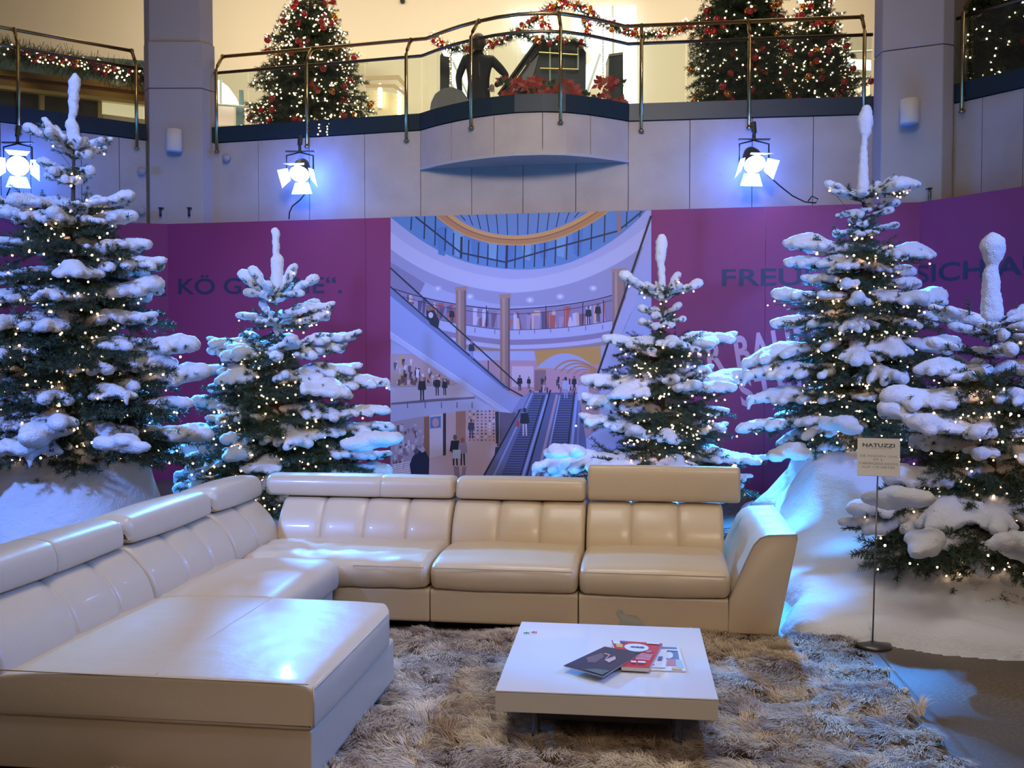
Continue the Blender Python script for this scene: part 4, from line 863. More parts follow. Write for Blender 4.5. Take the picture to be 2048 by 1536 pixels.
# ------------------------------------------------------------------ shaggy rug
def shag(name):
    n = 19000
    q = [PZ(1690, 1290, 0), PZ(1780, 1380, 0), PZ(1905, 1536, 0)]
    def right(y):
        if y > q[1].y: t = (y-q[1].y)/(q[0].y-q[1].y); return q[1].x+(q[0].x-q[1].x)*t
        t = (q[1].y-y)/(q[1].y-q[2].y); return q[1].x+(q[2].x-q[1].x)*t
    cs = []
    ys = 2.75
    while len(cs) < n:
        X, Y = rng.uniform(-1.7, 2.05), rng.uniform(ys, 5.62)
        # near edge of the sofa plinth
        if X > right(Y)+.03*math.sin(Y*23)+.02*math.sin(Y*61): continue
        d_ = Vector((X, Y, 0))-O2; u = d_.x*math.cos(TH)-d_.y*math.sin(TH); v = d_.x*math.sin(TH)+d_.y*math.cos(TH)
        if v > -.11 and u < .06: continue
        if u < -2.0 and -2.33 < v < -1.24: continue
        if u < -2.66: continue
        if v > .10: continue
        cs.append((X, Y))
    cs = np.array(cs); N = len(cs); K = 13; SEG = 4
    ang = np.array([noise.noise(Vector((x*1.5, y*1.5, 0)))*2.2+noise.noise(Vector((x*7, y*7, 3)))*3.4+rng.normal(0, .45)+PI for x, y in cs])
    lng = .055+.04*rng.random(N); lift = np.array([.030+.045*max(0, noise.noise(Vector((x*3.2, y*3.2, 8)))+.35) for x, y in cs])
    tone = np.clip(.5+np.array([noise.noise(Vector((x*6, y*6, 5))) for x, y in cs])*.9+rng.normal(0, .22, N), 0, 1)
    V = np.zeros((N, K, SEG, 2, 3), np.float32); T = np.zeros((N, K, SEG, 2), np.float32)
    dirx, diry = np.cos(ang), np.sin(ang)
    root = cs[:, None, :]+rng.normal(0, .010, (N, K, 2)); tipo = rng.normal(0, .006, (N, K, 3)); bl = (lng[:, None]*rng.uniform(.7, 1.1, (N, K)))
    da = rng.normal(0, .22, (N, K)); ca, sa = np.cos(ang[:, None]+da), np.sin(ang[:, None]+da)
    wv = rng.normal(0, .006, (N, K))
    for s in range(SEG):
        t = s/(SEG-1.0)
        x = root[..., 0]*(1-t*.75)+cs[:, None, 0]*t*.75+ca*bl*t+tipo[..., 0]*t-sa*wv*math.sin(PI*t)
        y = root[..., 1]*(1-t*.75)+cs[:, None, 1]*t*.75+sa*bl*t+tipo[..., 1]*t+ca*wv*math.sin(PI*t)
        z = .004+lift[:, None]*math.sin(min(1, t*1.25)*PI*.62)*1.1+tipo[..., 2]*t+.004
        hw = .0021*(1-.75*t)
        for k, sg in enumerate((-1, 1)):
            V[:, :, s, k, 0] = x-sa*hw*sg; V[:, :, s, k, 1] = y+ca*hw*sg; V[:, :, s, k, 2] = np.maximum(z, .003)
        T[:, :, s, :] = (tone[:, None, None]+.0*t)
    base = np.arange(N*K)[:, None]*SEG*2
    quads = []
    for s in range(SEG-1):
        o = s*2; quads.append(np.stack([base[:, 0]+o, base[:, 0]+o+1, base[:, 0]+o+3, base[:, 0]+o+2], 1))
    me = np_mesh(name, V.reshape(-1, 3), np.concatenate(quads))
    at = me.attributes.new('tone', 'FLOAT', 'POINT'); at.data.foreach_set('value', T.reshape(-1))
    return me, right
PILE = mat('shaggy_pile', (.5, .4, .3), .75, spec=.25, sheen=.2); nt = PILE.node_tree
a_ = nt.nodes.new('ShaderNodeAttribute'); a_.attribute_name = 'tone'; cr = nt.nodes.new('ShaderNodeValToRGB')
cr.color_ramp.elements[0].color = (.26, .165, .10, 1); cr.color_ramp.elements[1].color = (.74, .61, .43, 1)
e = cr.color_ramp.elements.new(.5); e.color = (.55, .42, .28, 1)
nt.links.new(a_.outputs['Fac'], cr.inputs[0]); nt.links.new(cr.outputs[0], nt.nodes['Principled BSDF'].inputs['Base Color'])
RUG = tag(empty('shag_rug', (0, 4.2, 0)), 'large beige and brown shaggy rug under the coffee table', 'rug')
me, rgt = shag('pile'); pr = link('pile', me, PILE, RUG); pr.location = (0, -4.2, 0); pr['kind'] = 'stuff'
bk = MB(); ys_ = [2.75+i*.18 for i in range(16)]
pts = [(rgt(y)-.03, y) for y in ys_ if y < 5.5]
bk.prism([(-1.2, 2.75)]+pts+[(-.9, 5.75)], .0005, .006)
o = bk.build('backing', mat('rug_backing', (.16, .11, .07), .9), RUG); o.location = (0, -4.2, 0)
# ------------------------------------------------------------------ snow-laden firs
def mk_branch(L, ntw, seed, npm=260, nl=.026, nw=.0036, droop=.05, tw=.42, spread3d=.25):
    """fir spray of length L along +x: wood plus needles in one mesh (material 0 wood, 1 needles)"""
    r = np.random.default_rng(seed); wood = MB(); segs = []
    def axis(t): return np.array([L*t, 0, -droop*L*t*t+.02*math.sin(t*3)*L*.3])
    wood.tube([axis(t) for t in (0, .35, .7, 1)], [.011, .008, .005, .002], 5); segs.append([axis(t) for t in np.linspace(.12, 1, 7)])
    for i in range(ntw):
        t = .14+.80*(i+.5)/ntw; sg = 1 if i % 2 else -1; l = L*tw*(1.05-t)*r.uniform(.75, 1.15)+.04
        p = axis(t); a = r.uniform(.75, 1.05)*sg; d = np.array([math.cos(a), math.sin(a), r.normal(0, spread3d)-.05])
        pts = [p+d*l*k/3+np.array([.1*l*(k/3)**2, 0, .04*l*(k/3)**2]) for k in range(4)]; wood.tube(pts, [.004, .003, .002, .001], 3); segs.append(pts)
        if l > .16:
            for k in (1, 2):
                for s2 in (-1, 1):
                    a2 = a+s2*.8; l2 = l*.42*(1.2-k/3); d2 = np.array([math.cos(a2), math.sin(a2), r.normal(0, .15)]); q = pts[k]; segs.append([q, q+d2*l2*.5, q+d2*l2])
    V, T = [], []; n0 = 0; pts_out = []
    for pts in segs:
        pts = np.array(pts); dl = np.linalg.norm(np.diff(pts, axis=0), axis=1); tot = dl.sum(); n = int(tot*npm*2.2)
        if n < 2: continue
        s = np.sort(r.random(n))*tot; cum = np.concatenate([[0], np.cumsum(dl)]); j = np.clip(np.searchsorted(cum, s)-1, 0, len(dl)-1)
        f = ((s-cum[j])/dl[j])[:, None]; c = pts[j]*(1-f)+pts[j+1]*f; d = (pts[j+1]-pts[j])/dl[j][:, None]
        rnd = r.normal(0, 1, (n, 3)); rnd[:, 2] = rnd[:, 2]*.8+.15; side = np.cross(d, rnd); side /= np.linalg.norm(side, axis=1)[:, None]+1e-9
        nd = side*.85+d*.60; nd /= np.linalg.norm(nd, axis=1)[:, None]; wd = np.cross(nd, r.normal(0, 1, (n, 3))); wd /= np.linalg.norm(wd, axis=1)[:, None]+1e-9
        ln = nl*r.uniform(.8, 1.15, (n, 1)); v = np.stack([c-wd*nw*.5, c+wd*nw*.5, c+nd*ln+wd*nw*.25, c+nd*ln-wd*nw*.25], 1)
        V.append(v.reshape(-1, 3)); T.append(np.arange(n*4).reshape(n, 4)+n0); n0 += n*4; pts_out += [c[k] for k in range(0, n, max(1, n//6))]
    V = np.concatenate(V); T = np.concatenate(T); nv = len(wood.v)
    me = bpy.data.meshes.new('branch'); vv = np.concatenate([np.array(wood.v), V]); q4 = [f for f in wood.f if len(f) == 4]
    me2 = np_mesh('branch', vv, np.concatenate([np.array(q4), T+nv])); bpy.data.meshes.remove(me)
    mi = np.zeros(len(me2.polygons), np.int32); mi[len(q4):] = 1; me2.polygons.foreach_set('material_index', mi)
    return me2, np.array(pts_out)
tex = bpy.data.textures.new('fluff', 'CLOUDS'); tex.noise_scale = .045; tex.noise_depth = 2
tex2 = bpy.data.textures.new('fluff_fine', 'CLOUDS'); tex2.noise_scale = .016; tex2.noise_depth = 3
def blob(ells, vox=.014, disp=.012, name='snow', sm=4):
    bm = bmesh.new()
    for c, rr in ells:
        m = Matrix.Translation(c) @ Matrix.Diagonal((*rr, 1)); bmesh.ops.create_icosphere(bm, subdivisions=2, radius=1, matrix=m)
    me = bpy.data.meshes.new(name); bm.to_mesh(me); bm.free(); o = bpy.data.objects.new(name, me); COL.objects.link(o)
    q = o.modifiers.new('r', 'REMESH'); q.mode = 'VOXEL'; q.voxel_size = vox
    q = o.modifiers.new('s', 'SMOOTH'); q.iterations = sm; q.factor = .5
    q = o.modifiers.new('d', 'DISPLACE'); q.texture = tex; q.strength = disp; q.mid_level = .45; q.texture_coords = 'LOCAL'
    q = o.modifiers.new('e', 'DISPLACE'); q.texture = tex2; q.strength = disp*.7; q.mid_level = .5; q.texture_coords = 'LOCAL'
    dg = bpy.context.evaluated_depsgraph_get(); dg.update(); m2 = bpy.data.meshes.new_from_object(o.evaluated_get(dg)); bpy.data.objects.remove(o); bpy.data.meshes.remove(me)
    m2.polygons.foreach_set('use_smooth', [True]*len(m2.polygons)); m2.name = name; return m2
def mk_snow(L, kind, seed, droop=.05):
    r = random.Random(seed); E = []
    def ax(t): return Vector((L*t, 0, -droop*L*t*t+.006*math.sin(t*3)*L))
    if kind == 'finger':
        n = int(L/.028)
        for i in range(n+1):
            t = .04+.98*i/n; w_ = (.026+.016*math.sin(t*5+seed))*(1.0 if t > .2 else .8)+(.008 if t > .8 else 0)
            E.append((ax(t)+Vector((0, 0, .012)), (w_*1.1, w_, w_*.95)))
        for sg in (-1, 1):
            if r.random() < .75:
                t0 = r.uniform(.45, .6); a = sg*r.uniform(.5, .8); l = L*r.uniform(.3, .42)
                for k in range(7): E.append((ax(t0)+Vector((math.cos(a)*l*k/6, math.sin(a)*l*k/6, .01)), (.03, .028, .026)))
    else:
        n = int(L/.04); off = .08 if kind == 'pad' else .05
        for i in range(n+1):
            t = off+(1.0-off)*i/n; w_ = (.047+.018*math.sin(t*7+seed)+.012*r.random())*min(1, (1.08-t)*4+.45)
            E.append((ax(t)+Vector((0, .018*math.sin(t*8+seed), .030+.014*math.sin(t*11+seed*2))), (w_*1.25, w_*1.2, w_*.78)))
        for k in range(int(5+L*8)):
            t0 = r.uniform(.18, .8); sg = 1 if k % 2 else -1; a = sg*r.uniform(.6, 1.0); l = L*.42*(1.1-t0)*r.uniform(.6, 1.1)+.03; m = max(3, int(l/.035))
            for q in range(m+1):
                f = q/m; w_ = .044*(1-.25*f)+.010*r.random(); E.append((ax(t0)+Vector((math.cos(a)*l*f, math.sin(a)*l*f, .026-.03*f*f)), (w_*1.2, w_*1.15, w_*.75)))
        if r.random() < .3:           # drooping fleece tip
            for k in range(4): E.append((ax(1)+Vector((.008*k, 0, .02-.022*k)), (.030-.004*k,)*3))
    return blob(E, .0135 if L < .5 else .016, .016)
CLS = {'s': (.32, 5, 'finger'), 'm': (.62, 11, 'pad'), 'l': (.95, 17, 'pad')}
BRV, SNV = {}, {}
for k, (L, nt_, kd) in CLS.items():
    BRV[k] = []; SNV[k] = []
    for i in range(4):
        me, pts = mk_branch(L, nt_, i*14+len(k)+(3 if k == 'm' else 9 if k == 'l' else 1), droop=.05 if k != 's' else .0)
        me.materials.append(BARK); me.materials.append(NEEDLE); BRV[k].append((me, pts, L))
        s = mk_snow(L, kd, 11+i*5+len(k), .05 if k != 's' else .0); s.materials.append(SNOW); SNV[k].append(s)
clump = []
for i in range(4):
    r = random.Random(i+50); E = [((r.uniform(-.12, .12), r.uniform(-.07, .07), r.uniform(-.03, .03)), (r.uniform(.06, .10), r.uniform(.05, .08), r.uniform(.035, .055))) for _ in range(7)]
    s = blob(E, .016, .02); s.materials.append(SNOW); clump.append(s)
def fir(label, D, base, top, leader, whorls, seed, nbulb, rmul=.9, glow=6, dense_n=(5, 7)):
    r = random.Random(seed); tb = P(*base, D); tt = P(*top, D); T = tag(empty('snowy_fir_tree', tb), label, 'tree', None)
    MB().tube([tt-tb, (tt-tb)*.5+Vector((.0, .01, 0)), (0, 0, 0), (0, 0, -.35)], [.010, .024, .036, .04], 8).build('trunk', BARK, T, True)
    E = []
    for (x0, y0), (x1, y1), w0, w1 in leader:
        a, b = P(x0, y0, D)-tb, P(x1, y1, D)-tb; n = max(2, int((b-a).length/.022))
        for i in range(n+1): t = i/n; w_ = (w0+(w1-w0)*t)*D/FPX*.5; E.append((a.lerp(b, t)+Vector((.004*math.sin(i*1.7), 0, 0)), (w_, w_*.85, w_)))
    o = link('leader_snow', blob(E, .012, .014), SNOW, T)
    LP_ = []
    def trunk_at(z): t = (z-tb.z)/(tt.z-tb.z); return tb.lerp(tt, t)
    def put(org, tip, snow=True, kk=None):
        v = tip-org; L = v.length; k = 's' if L < .44 else 'm' if L < .76 else 'l'
        if kk: k = kk
        i = r.randrange(4); me, pts, L0 = BRV[k][i]; s = L/L0; az = math.atan2(v.y, v.x); el = math.asin(max(-1, min(1, v.z/L)))
        b = bpy.data.objects.new('branch', me); COL.objects.link(b); b.parent = T; b.location = org-tb; b.rotation_euler = (r.uniform(-.12, .12), -el, az); b.scale = (s, max(.75, s), max(.8, s))
        M = Matrix.LocRotScale(org, b.rotation_euler.to_quaternion(), b.scale)
        for p in pts: LP_.append((M @ Vector(p)))
        if snow:
            q = bpy.data.objects.new('snow', r.choice(SNV[k])); COL.objects.link(q); q.parent = b; q.scale = (1.0, r.choice((1, -1))*r.uniform(.85, 1.1), r.uniform(.9, 1.15)*(1 if k == 's' else 1.15)); 
            q.rotation_euler = (0, 0, r.uniform(-.06, .06))
    nW = len(whorls)
    for wi, (ya, xl, yl, xr, yr) in enumerate(whorls):
        org = trunk_at(P(base[0], ya, D).z); tl, tr = P(xl, yl, D), P(xr, yr, D)
        put(org, tl+Vector((0, r.uniform(-.05, .05), 0))); put(org, tr+Vector((0, r.uniform(-.05, .05), 0)))
        hl, hr = abs(tl.x-org.x), abs(tr.x-org.x); rl, rr = tl.z-org.z, tr.z-org.z; frac = wi/max(1, nW-1)
        n = dense_n[0] if frac < .25 else dense_n[1]
        for i in range(n):             # the rest of the whorl, front and back
            a = (i+r.uniform(.15, .85))/n*2*PI; ca = math.cos(a); sa = math.sin(a)
            if abs(ca) > .93: continue
            h = (hr*(1+ca)/2+hl*(1-ca)/2)*r.uniform(.72, 1.02)*rmul; lim = (hr if ca > 0 else hl)/max(.15, abs(ca)); h = min(h, lim)
            rise = (rr*(1+ca)/2+rl*(1-ca)/2)*r.uniform(.4, 1.05); put(org+Vector((0, 0, r.uniform(-.05, .05))), org+Vector((ca*h, sa*h, rise-(.05 if sa < 0 else 0))), r.random() < (.85 if frac < .35 else .74))
        if frac > .2:                  # shorter bare inner sprays fill the crown
            for i in range(10 if frac < .6 else 18):
                a = r.uniform(0, 2*PI); h = (hl+hr)/2*r.uniform(.5, 1.0); z = r.uniform(-.15, .05); put(org+Vector((0, 0, z)), org+Vector((math.cos(a)*h, math.sin(a)*h, z-.02-.10*r.random())), False, 'm' if h > .3 else None)
    # strings of fairy lights
    FL = tag(empty('fairy_light_string', tb+Vector((0, 0, .2))), 'fairy lights in the '+label.replace('snow-covered ', ''), 'string lights'); sh = -FL.location
    cand = sorted(LP_, key=lambda p: -p.z); pick = r.sample([p for p in cand if p.y < tb.y+.25], nbulb); b = MB(); wr = MB()
    zs = sorted(pick, key=lambda p: (round((p.z)/.16), math.atan2(p.y-tb.y, p.x-tb.x)))
    for p in zs:
        d = Vector((p.x-tb.x, p.y-tb.y, 0)); p = p+d*.09+Vector((0, -.02, -.035)); b.ball(p+sh, .0082*(D/8)**.5*r.choice((.8, 1, 1, 1.15)), 6)
    for a_, b_ in zip(zs, zs[1:]):
        if (a_-b_).length < .45: m_ = (a_+b_)/2-Vector((0, 0, .03)); wr.tube([a_+sh+Vector((0, 0, -.03)), m_+sh, b_+sh+Vector((0, 0, -.03))], .0022, 3, cap=False)
    q_ = wr.build('wire', WIRE, FL); q_['kind'] = 'stuff'; o = b.build('bulb', BULB, FL, True); o['kind'] = 'stuff'
    for i in range(glow):
        p = cand[int(len(cand)*(i+.5)/glow)]; q = Vector((p.x, p.y, p.z)); d = Vector((q.x-tb.x, q.y-tb.y, 0)); d = d*.7+Vector((0, -.12, 0)); lamp('fairy_light_glow', 'POINT', Vector((tb.x, tb.y, q.z-.05))+d, .45, (1, .55, .30), shadow_soft_size=.06)
    return T
fir('tall snow-covered fir at the far left in a fleece-wrapped pot', 7.5, (138, 930), (148, 250), [((150, 152), (149, 165), 14, 24), ((149, 165), (147, 215), 26, 20), ((147, 215), (143, 250), 20, 14), ((143, 250), (146, 290), 26, 16), ((152, 250), (156, 290), 12, 18)],
    [(302, 62, 262, 222, 282), (318, 80, 240, 214, 300), (345, 82, 325, 190, 346), (366, 92, 352, 180, 352), (425, 28, 392, 268, 396), (448, -45, 410, 262, 436), (430, 100, 396, 200, 400), (505, -70, 480, 290, 486), (545, -80, 560, 322, 524), (600, -90, 585, 315, 572), (655, -110, 640, 312, 632), (700, -130, 690, 390, 688), (745, -150, 740, 340, 720), (790, -160, 770, 408, 742), (830, -160, 830, 380, 800), (862, -160, 880, 418, 868), (888, -150, 900, 285, 905)], 1, 560, glow=7)
fir('snow-covered fir left of the mural behind the sofa corner', 9.0, (565, 1010), (551, 560), [((550, 462), (552, 470), 16, 18), ((551, 470), (553, 520), 15, 15), ((553, 520), (556, 575), 24, 26), ((562, 515), (564, 530), 10, 12)],
    [(604, 484, 553, 590, 536), (604, 505, 545, 628, 562), (640, 482, 634, 664, 608), (660, 520, 610, 655, 630), (712, 420, 680, 718, 662), (716, 428, 700, 690, 690), (765, 400, 735, 716, 735), (790, 420, 775, 770, 758), (835, 392, 800, 776, 815), (872, 370, 852, 780, 850), (915, 318, 905, 780, 905), (945, 350, 945, 775, 940), (975, 360, 975, 750, 965)], 2, 480, glow=5)
fir('snow-covered fir right of the mural behind the raised headrest', 9.0, (1328, 1010), (1323, 560), [((1323, 476), (1323, 485), 18, 24), ((1323, 485), (1321, 515), 25, 22), ((1321, 515), (1325, 580), 17, 15)],
    [(600, 1248, 556, 1395, 570), (600, 1290, 570, 1357, 553), (636, 1282, 618, 1358, 612), (650, 1282, 645, 1366, 640), (700, 1212, 676, 1470, 670), (712, 1235, 690, 1420, 690), (765, 1190, 760, 1425, 735), (785, 1172, 758, 1490, 748), (832, 1168, 795, 1448, 820), (872, 1165, 835, 1452, 850), (925, 1072, 925, 1530, 912), (950, 1100, 950, 1500, 950), (970, 1180, 975, 1480, 975)], 3, 480, glow=5)
fir('tallest snow-covered fir on the right under the brass railing', 8.7, (1722, 900), (1727, 370), [((1732, 220), (1731, 240), 22, 32), ((1731, 240), (1731, 262), 32, 24), ((1731, 262), (1727, 300), 14, 13), ((1727, 300), (1726, 375), 16, 24)],
    [(396, 1656, 372, 1832, 366), (396, 1665, 385, 1790, 362), (424, 1678, 432, 1792, 408), (448, 1700, 440, 1770, 425), (462, 1676, 468, 1792, 452), (512, 1576, 482, 1862, 506), (535, 1582, 522, 1818, 545), (566, 1606, 558, 1825, 570), (604, 1550, 588, 1892, 596), (646, 1556, 645, 1870, 640), (690, 1490, 718, 1908, 682), (745, 1490, 742, 1880, 735), (800, 1500, 790, 1900, 775), (840, 1480, 852, 1895, 830), (868, 1565, 885, 1865, 870)], 4, 600, glow=7)
fir('round-topped snow-covered fir at the far right, nearest of all', 6.3, (1985, 1150), (1985, 600), [((1985, 482), (1986, 492), 36, 52), ((1986, 492), (1986, 512), 52, 40), ((1986, 512), (1984, 530), 30, 16), ((1984, 530), (1982, 560), 24, 36), ((1982, 560), (1984, 630), 34, 46)],
    [(655, 1868, 618, 2095, 622), (672, 1905, 655, 2070, 650), (708, 1872, 690, 2130, 680), (752, 1835, 735, 2140, 720), (800, 1775, 800, 2170, 770), (852, 1768, 822, 2200, 830), (905, 1830, 885, 2220, 880), (955, 1782, 960, 2250, 930), (1005, 1705, 1015, 2280, 990), (1050, 1690, 1045, 2290, 1045), (1090, 1760, 1095, 2250, 1100), (1115, 1850, 1135, 2200, 1130)], 5, 560, glow=9, dense_n=(5, 8))

# ------------------------------------------------------------------ dressed conifers upstairs and the garland
def mk_tuft(L, seed): return mk_branch(L, 9, seed, npm=120, nl=.045, nw=.007, droop=.10, tw=.34, spread3d=.5)
TF = [mk_tuft(.7, s) for s in (3, 4, 5)]
for me, _ in TF: me.materials.append(BARK); me.materials.append(NEEDLE2)
BAUB = []
for m_ in (RED, RED, GOLDB): 
    q = MB().ball((0, 0, 0), .05, 10).mesh('bauble'); q.materials.append(m_); q.polygons.foreach_set('use_smooth', [True]*len(q.polygons)); BAUB.append(q)
def dressed(label, x, D, H, R0, seed, nb=300, nbb=70, tone=1.0, col=None, taper=.85):
    r = random.Random(seed); c = P(x, 200, D); b0 = Vector((c.x, D, ZB1-.02)); T = tag(empty('christmas_tree', b0), label, 'tree')
    MB().tube([(0, 0, 0), (0, 0, H*.97)], [.06, .012], 8).build('trunk', BARK, T)
    n = int(13+H*3.2); LPs = []
    for i in range(n):
        f = i/(n-1); z = .35+(H-.45)*f; R = R0*(1-f)**taper+.10; k = int(13*(1-f)**.5)+4
        for j in range(k):
            a = 2*PI*(j+r.random()*.7)/k; RR = R*r.uniform(.85, 1.08); me, pts = r.choice(TF); s = RR/.7
            b = bpy.data.objects.new('branch', me); COL.objects.link(b); b.parent = T; el = r.uniform(-.25, .15)+.5*max(0, f-.8)/.2; b.rotation_euler = (0, -el, a); b.location = (0, 0, z+r.uniform(-.05, .05)); b.scale = (s, max(.5, min(1, s*1.1)), max(.5, min(1, s)))
            M = Matrix.LocRotScale(b.location, b.rotation_euler.to_quaternion(), b.scale)
            for p in pts:
                if p[0] > .42: LPs.append(M @ Vector(p))
    front = [p for p in LPs if p.y < R0*.25]; bb = MB()
    FL = tag(empty('fairy_light_string', b0+Vector((0, 0, .1))), 'fairy lights on the '+label, 'string lights')
    for p in r.sample(front, min(nb, len(front))): bb.ball(p+Vector((r.uniform(-.02, .02), -.02, r.uniform(-.02, .02)-.1)), .0125*tone, 5)
    o = bb.build('bulb', BULB, FL, True); o['kind'] = 'stuff'
    w_ = MB(); w_.tube([Vector((R0*.8*(1-i/60)*math.cos(i*.9), R0*.8*(1-i/60)*math.sin(i*.9), .2+(H-.5)*i/60)) for i in range(60)], .004, 3); w_.build('wire', WIRE, FL)
    for p in r.sample(front, min(nbb, len(front))):
        o = bpy.data.objects.new('bauble', r.choice(BAUB)); COL.objects.link(o); o.location = p+Vector((0, -.03, -.05)); o.parent = T
dressed('tall dressed christmas tree with red baubles behind the left glass panels', 622, 15.2, 2.85, 1.0, 21, nb=700, nbb=80, taper=.62)
dressed('broad dressed christmas tree behind the right glass panels', 1482, 13.9, 3.6, .82, 22, nb=300, nbb=90, taper=.6)
dressed('slimmer dressed christmas tree beside the right pillar', 1628, 14.8, 2.62, .80, 23, nb=480, nbb=80, taper=.62)
dressed('dark dressed christmas tree at the far right above the hoarding', 2020, 11.9, 3.4, .75, 24, nb=240, nbb=10, tone=.9, taper=.5)
GP = [(868, 76), (885, 92), (905, 98), (940, 98), (975, 90), (1005, 82), (1035, 66), (1065, 45), (1095, 20), (1130, 8), (1165, 16), (1190, 36), (1215, 50), (1245, 60), (1280, 70), (1320, 68), (1360, 58), (1400, 45), (1430, 38)]
def garland(name, pts, D, label, nb, seed, thick=1.0):
    r = random.Random(seed); w = [P(x, y, D) for x, y in pts]; T = tag(empty(name, w[len(w)//2]), label, 'garland'); sh = -T.location
    MB().tube([p+sh for p in w], .012, 5).build('core', WIRE, T, True); V = []
    r2 = np.random.default_rng(seed)
    fine = []
    for a, b in zip(w, w[1:]):
        k = max(1, int((b-a).length/.02)); fine += [a.lerp(b, i/k) for i in range(k)]
    fine = np.array([tuple(p) for p in fine]); n = len(fine)*34; c = fine[r2.integers(0, len(fine), n)]+r2.normal(0, .012, (n, 3)); d = r2.normal(0, 1, (n, 3)); d /= np.linalg.norm(d, axis=1)[:, None]
    wd = np.cross(d, r2.normal(0, 1, (n, 3))); wd /= np.linalg.norm(wd, axis=1)[:, None]; ln = r2.uniform(.05, .125, (n, 1))*thick
    v = np.stack([c+d*ln*.2-wd*.004, c+d*ln*.2+wd*.004, c+d*ln+wd*.002, c+d*ln-wd*.002], 1).reshape(-1, 3)
    o = link('needles', np_mesh('needles', v, np.arange(n*4).reshape(n, 4)), NEEDLE2, T); o['kind'] = 'stuff'; o.location = sh
    for i in range(nb):
        p = fine[r.randrange(len(fine))]; o = bpy.data.objects.new('bauble', r.choice(BAUB)); COL.objects.link(o); o.parent = T; o.location = Vector(p)+sh+Vector((r.uniform(-.06, .06), -.07, r.uniform(-.07, .06))); o.scale = [r.uniform(.55, .9)]*3
    b = MB()
    for i in range(nb*3): p = fine[r.randrange(len(fine))]; b.ball(Vector(p)+sh+Vector((r.uniform(-.08, .08), -.09, r.uniform(-.09, .09))), .012, 5)
    o = b.build('bulb', BULB, T, True); o['kind'] = 'stuff'
garland('arched_garland', GP, 15.2, 'long green garland with red and gold baubles arching over the balcony', 75, 31)
garland('short_garland', [(1088, 38), (1094, 55), (1100, 68)], 15.1, 'short bauble cluster hanging under the left of the garland arch', 9, 32, 1.1)
garland('short_garland', [(1168, 42), (1176, 58), (1172, 72)], 15.1, 'short bauble cluster hanging under the right of the garland arch', 9, 33, 1.1)
garland('low_garland', [(1030, 62), (1060, 78), (1110, 84), (1150, 84), (1172, 92)], 15.3, 'low garland with gold baubles along the escalator top', 10, 34, .9)
garland('shop_garland', [tuple(q) for q in ((-60, 88), (0, 98), (60, 112), (120, 122), (180, 134), (240, 146), (300, 158))], 13.6, 'dark garland with amber lights above the gold shopfront', 40, 35, 2.0)
# ------------------------------------------------------------------ fleece snow on the floor and round the pots
def sd_poly(px, py, poly):
    d = np.full(px.shape, 1e9); ins = np.zeros(px.shape, bool); n = len(poly)
    for i in range(n):
        (x0, y0), (x1, y1) = poly[i], poly[(i+1) % n]; ex, ey = x1-x0, y1-y0; wx, wy = px-x0, py-y0
        t = np.clip((wx*ex+wy*ey)/(ex*ex+ey*ey), 0, 1); d = np.minimum(d, np.hypot(wx-ex*t, wy-ey*t))
        c = ((y0 <= py) & (y1 > py)) | ((y1 <= py) & (y0 > py)); ins ^= c & (px < x0+(py-y0)/(y1-y0+1e-12)*ex)
    return np.where(ins, d, -d)
fr = [(1566, 1262), (1574, 1278), (1600, 1287), (1660, 1291), (1720, 1291), (1780, 1292), (1830, 1300), (1900, 1312), (1980, 1319), (2060, 1324), (2300, 1330)]
poly = [tuple(PZ(x, y, 0)[:2]) for x, y in fr]+[(7.2, 6.2), (6.9, 8.6), (4.6, 10.1), (3.2, 10.35), (2.35, 10.2), (2.1, 8.8), (1.84, 7.4), (1.80, 6.3)]
xs_ = np.arange(1.4, 7.3, .028); ys_ = np.arange(5.2, 10.5, .028); XX, YY = np.meshgrid(xs_, ys_)
nz = lambda s, o=0: np.array([noise.noise(Vector((x*s, y*s, o))) for x, y in zip(XX.ravel(), YY.ravel())]).reshape(XX.shape)
sd = sd_poly(XX, YY, poly)+.05*nz(3.5, 2)
g = lambda cx, cy, rx, ry, h: h*np.exp(-(((XX-cx)/rx)**2+((YY-cy)/ry)**2))
t4 = P(1700, 900, 8.7); t5 = P(1985, 1150, 6.3)
k = np.clip(sd/.16, 0, 1); edge = np.sqrt(np.clip(1-(1-k)**2, 0, 1))
Z = edge*(.125+.035*nz(1.3)+.03*nz(3.2, 4))+np.clip(sd/.5, 0, 1)*(g(t4.x-.1, 8.6, 1.15, .85, .50)+g(t4.x, 8.7, .45, .45, .16)+g(t5.x, 6.45, .60, .50, .42)+g(3.9, 7.6, 1.2, .8, .25)+g(2.9, 7.0, .8, .35, .12)+.05*np.abs(nz(2.2, 9)))
Z[sd < 0] = -.01
ny, nx = Z.shape; idx = np.arange(nx*ny).reshape(ny, nx); q = np.stack([idx[:-1, :-1], idx[:-1, 1:], idx[1:, 1:], idx[1:, :-1]], -1).reshape(-1, 4)
keep = (np.maximum.reduce([Z.ravel()[q[:, i]] for i in range(4)]) > 0)
me = np_mesh('fleece_snow_ground', np.stack([XX, YY, Z], -1).reshape(-1, 3), q[keep])
SG_ = link('fleece_snow_ground', me, SNOWG, None, smooth=True); tag(SG_, 'white fleece snow covering the floor right of the sofa', 'fake snow', kind='stuff')
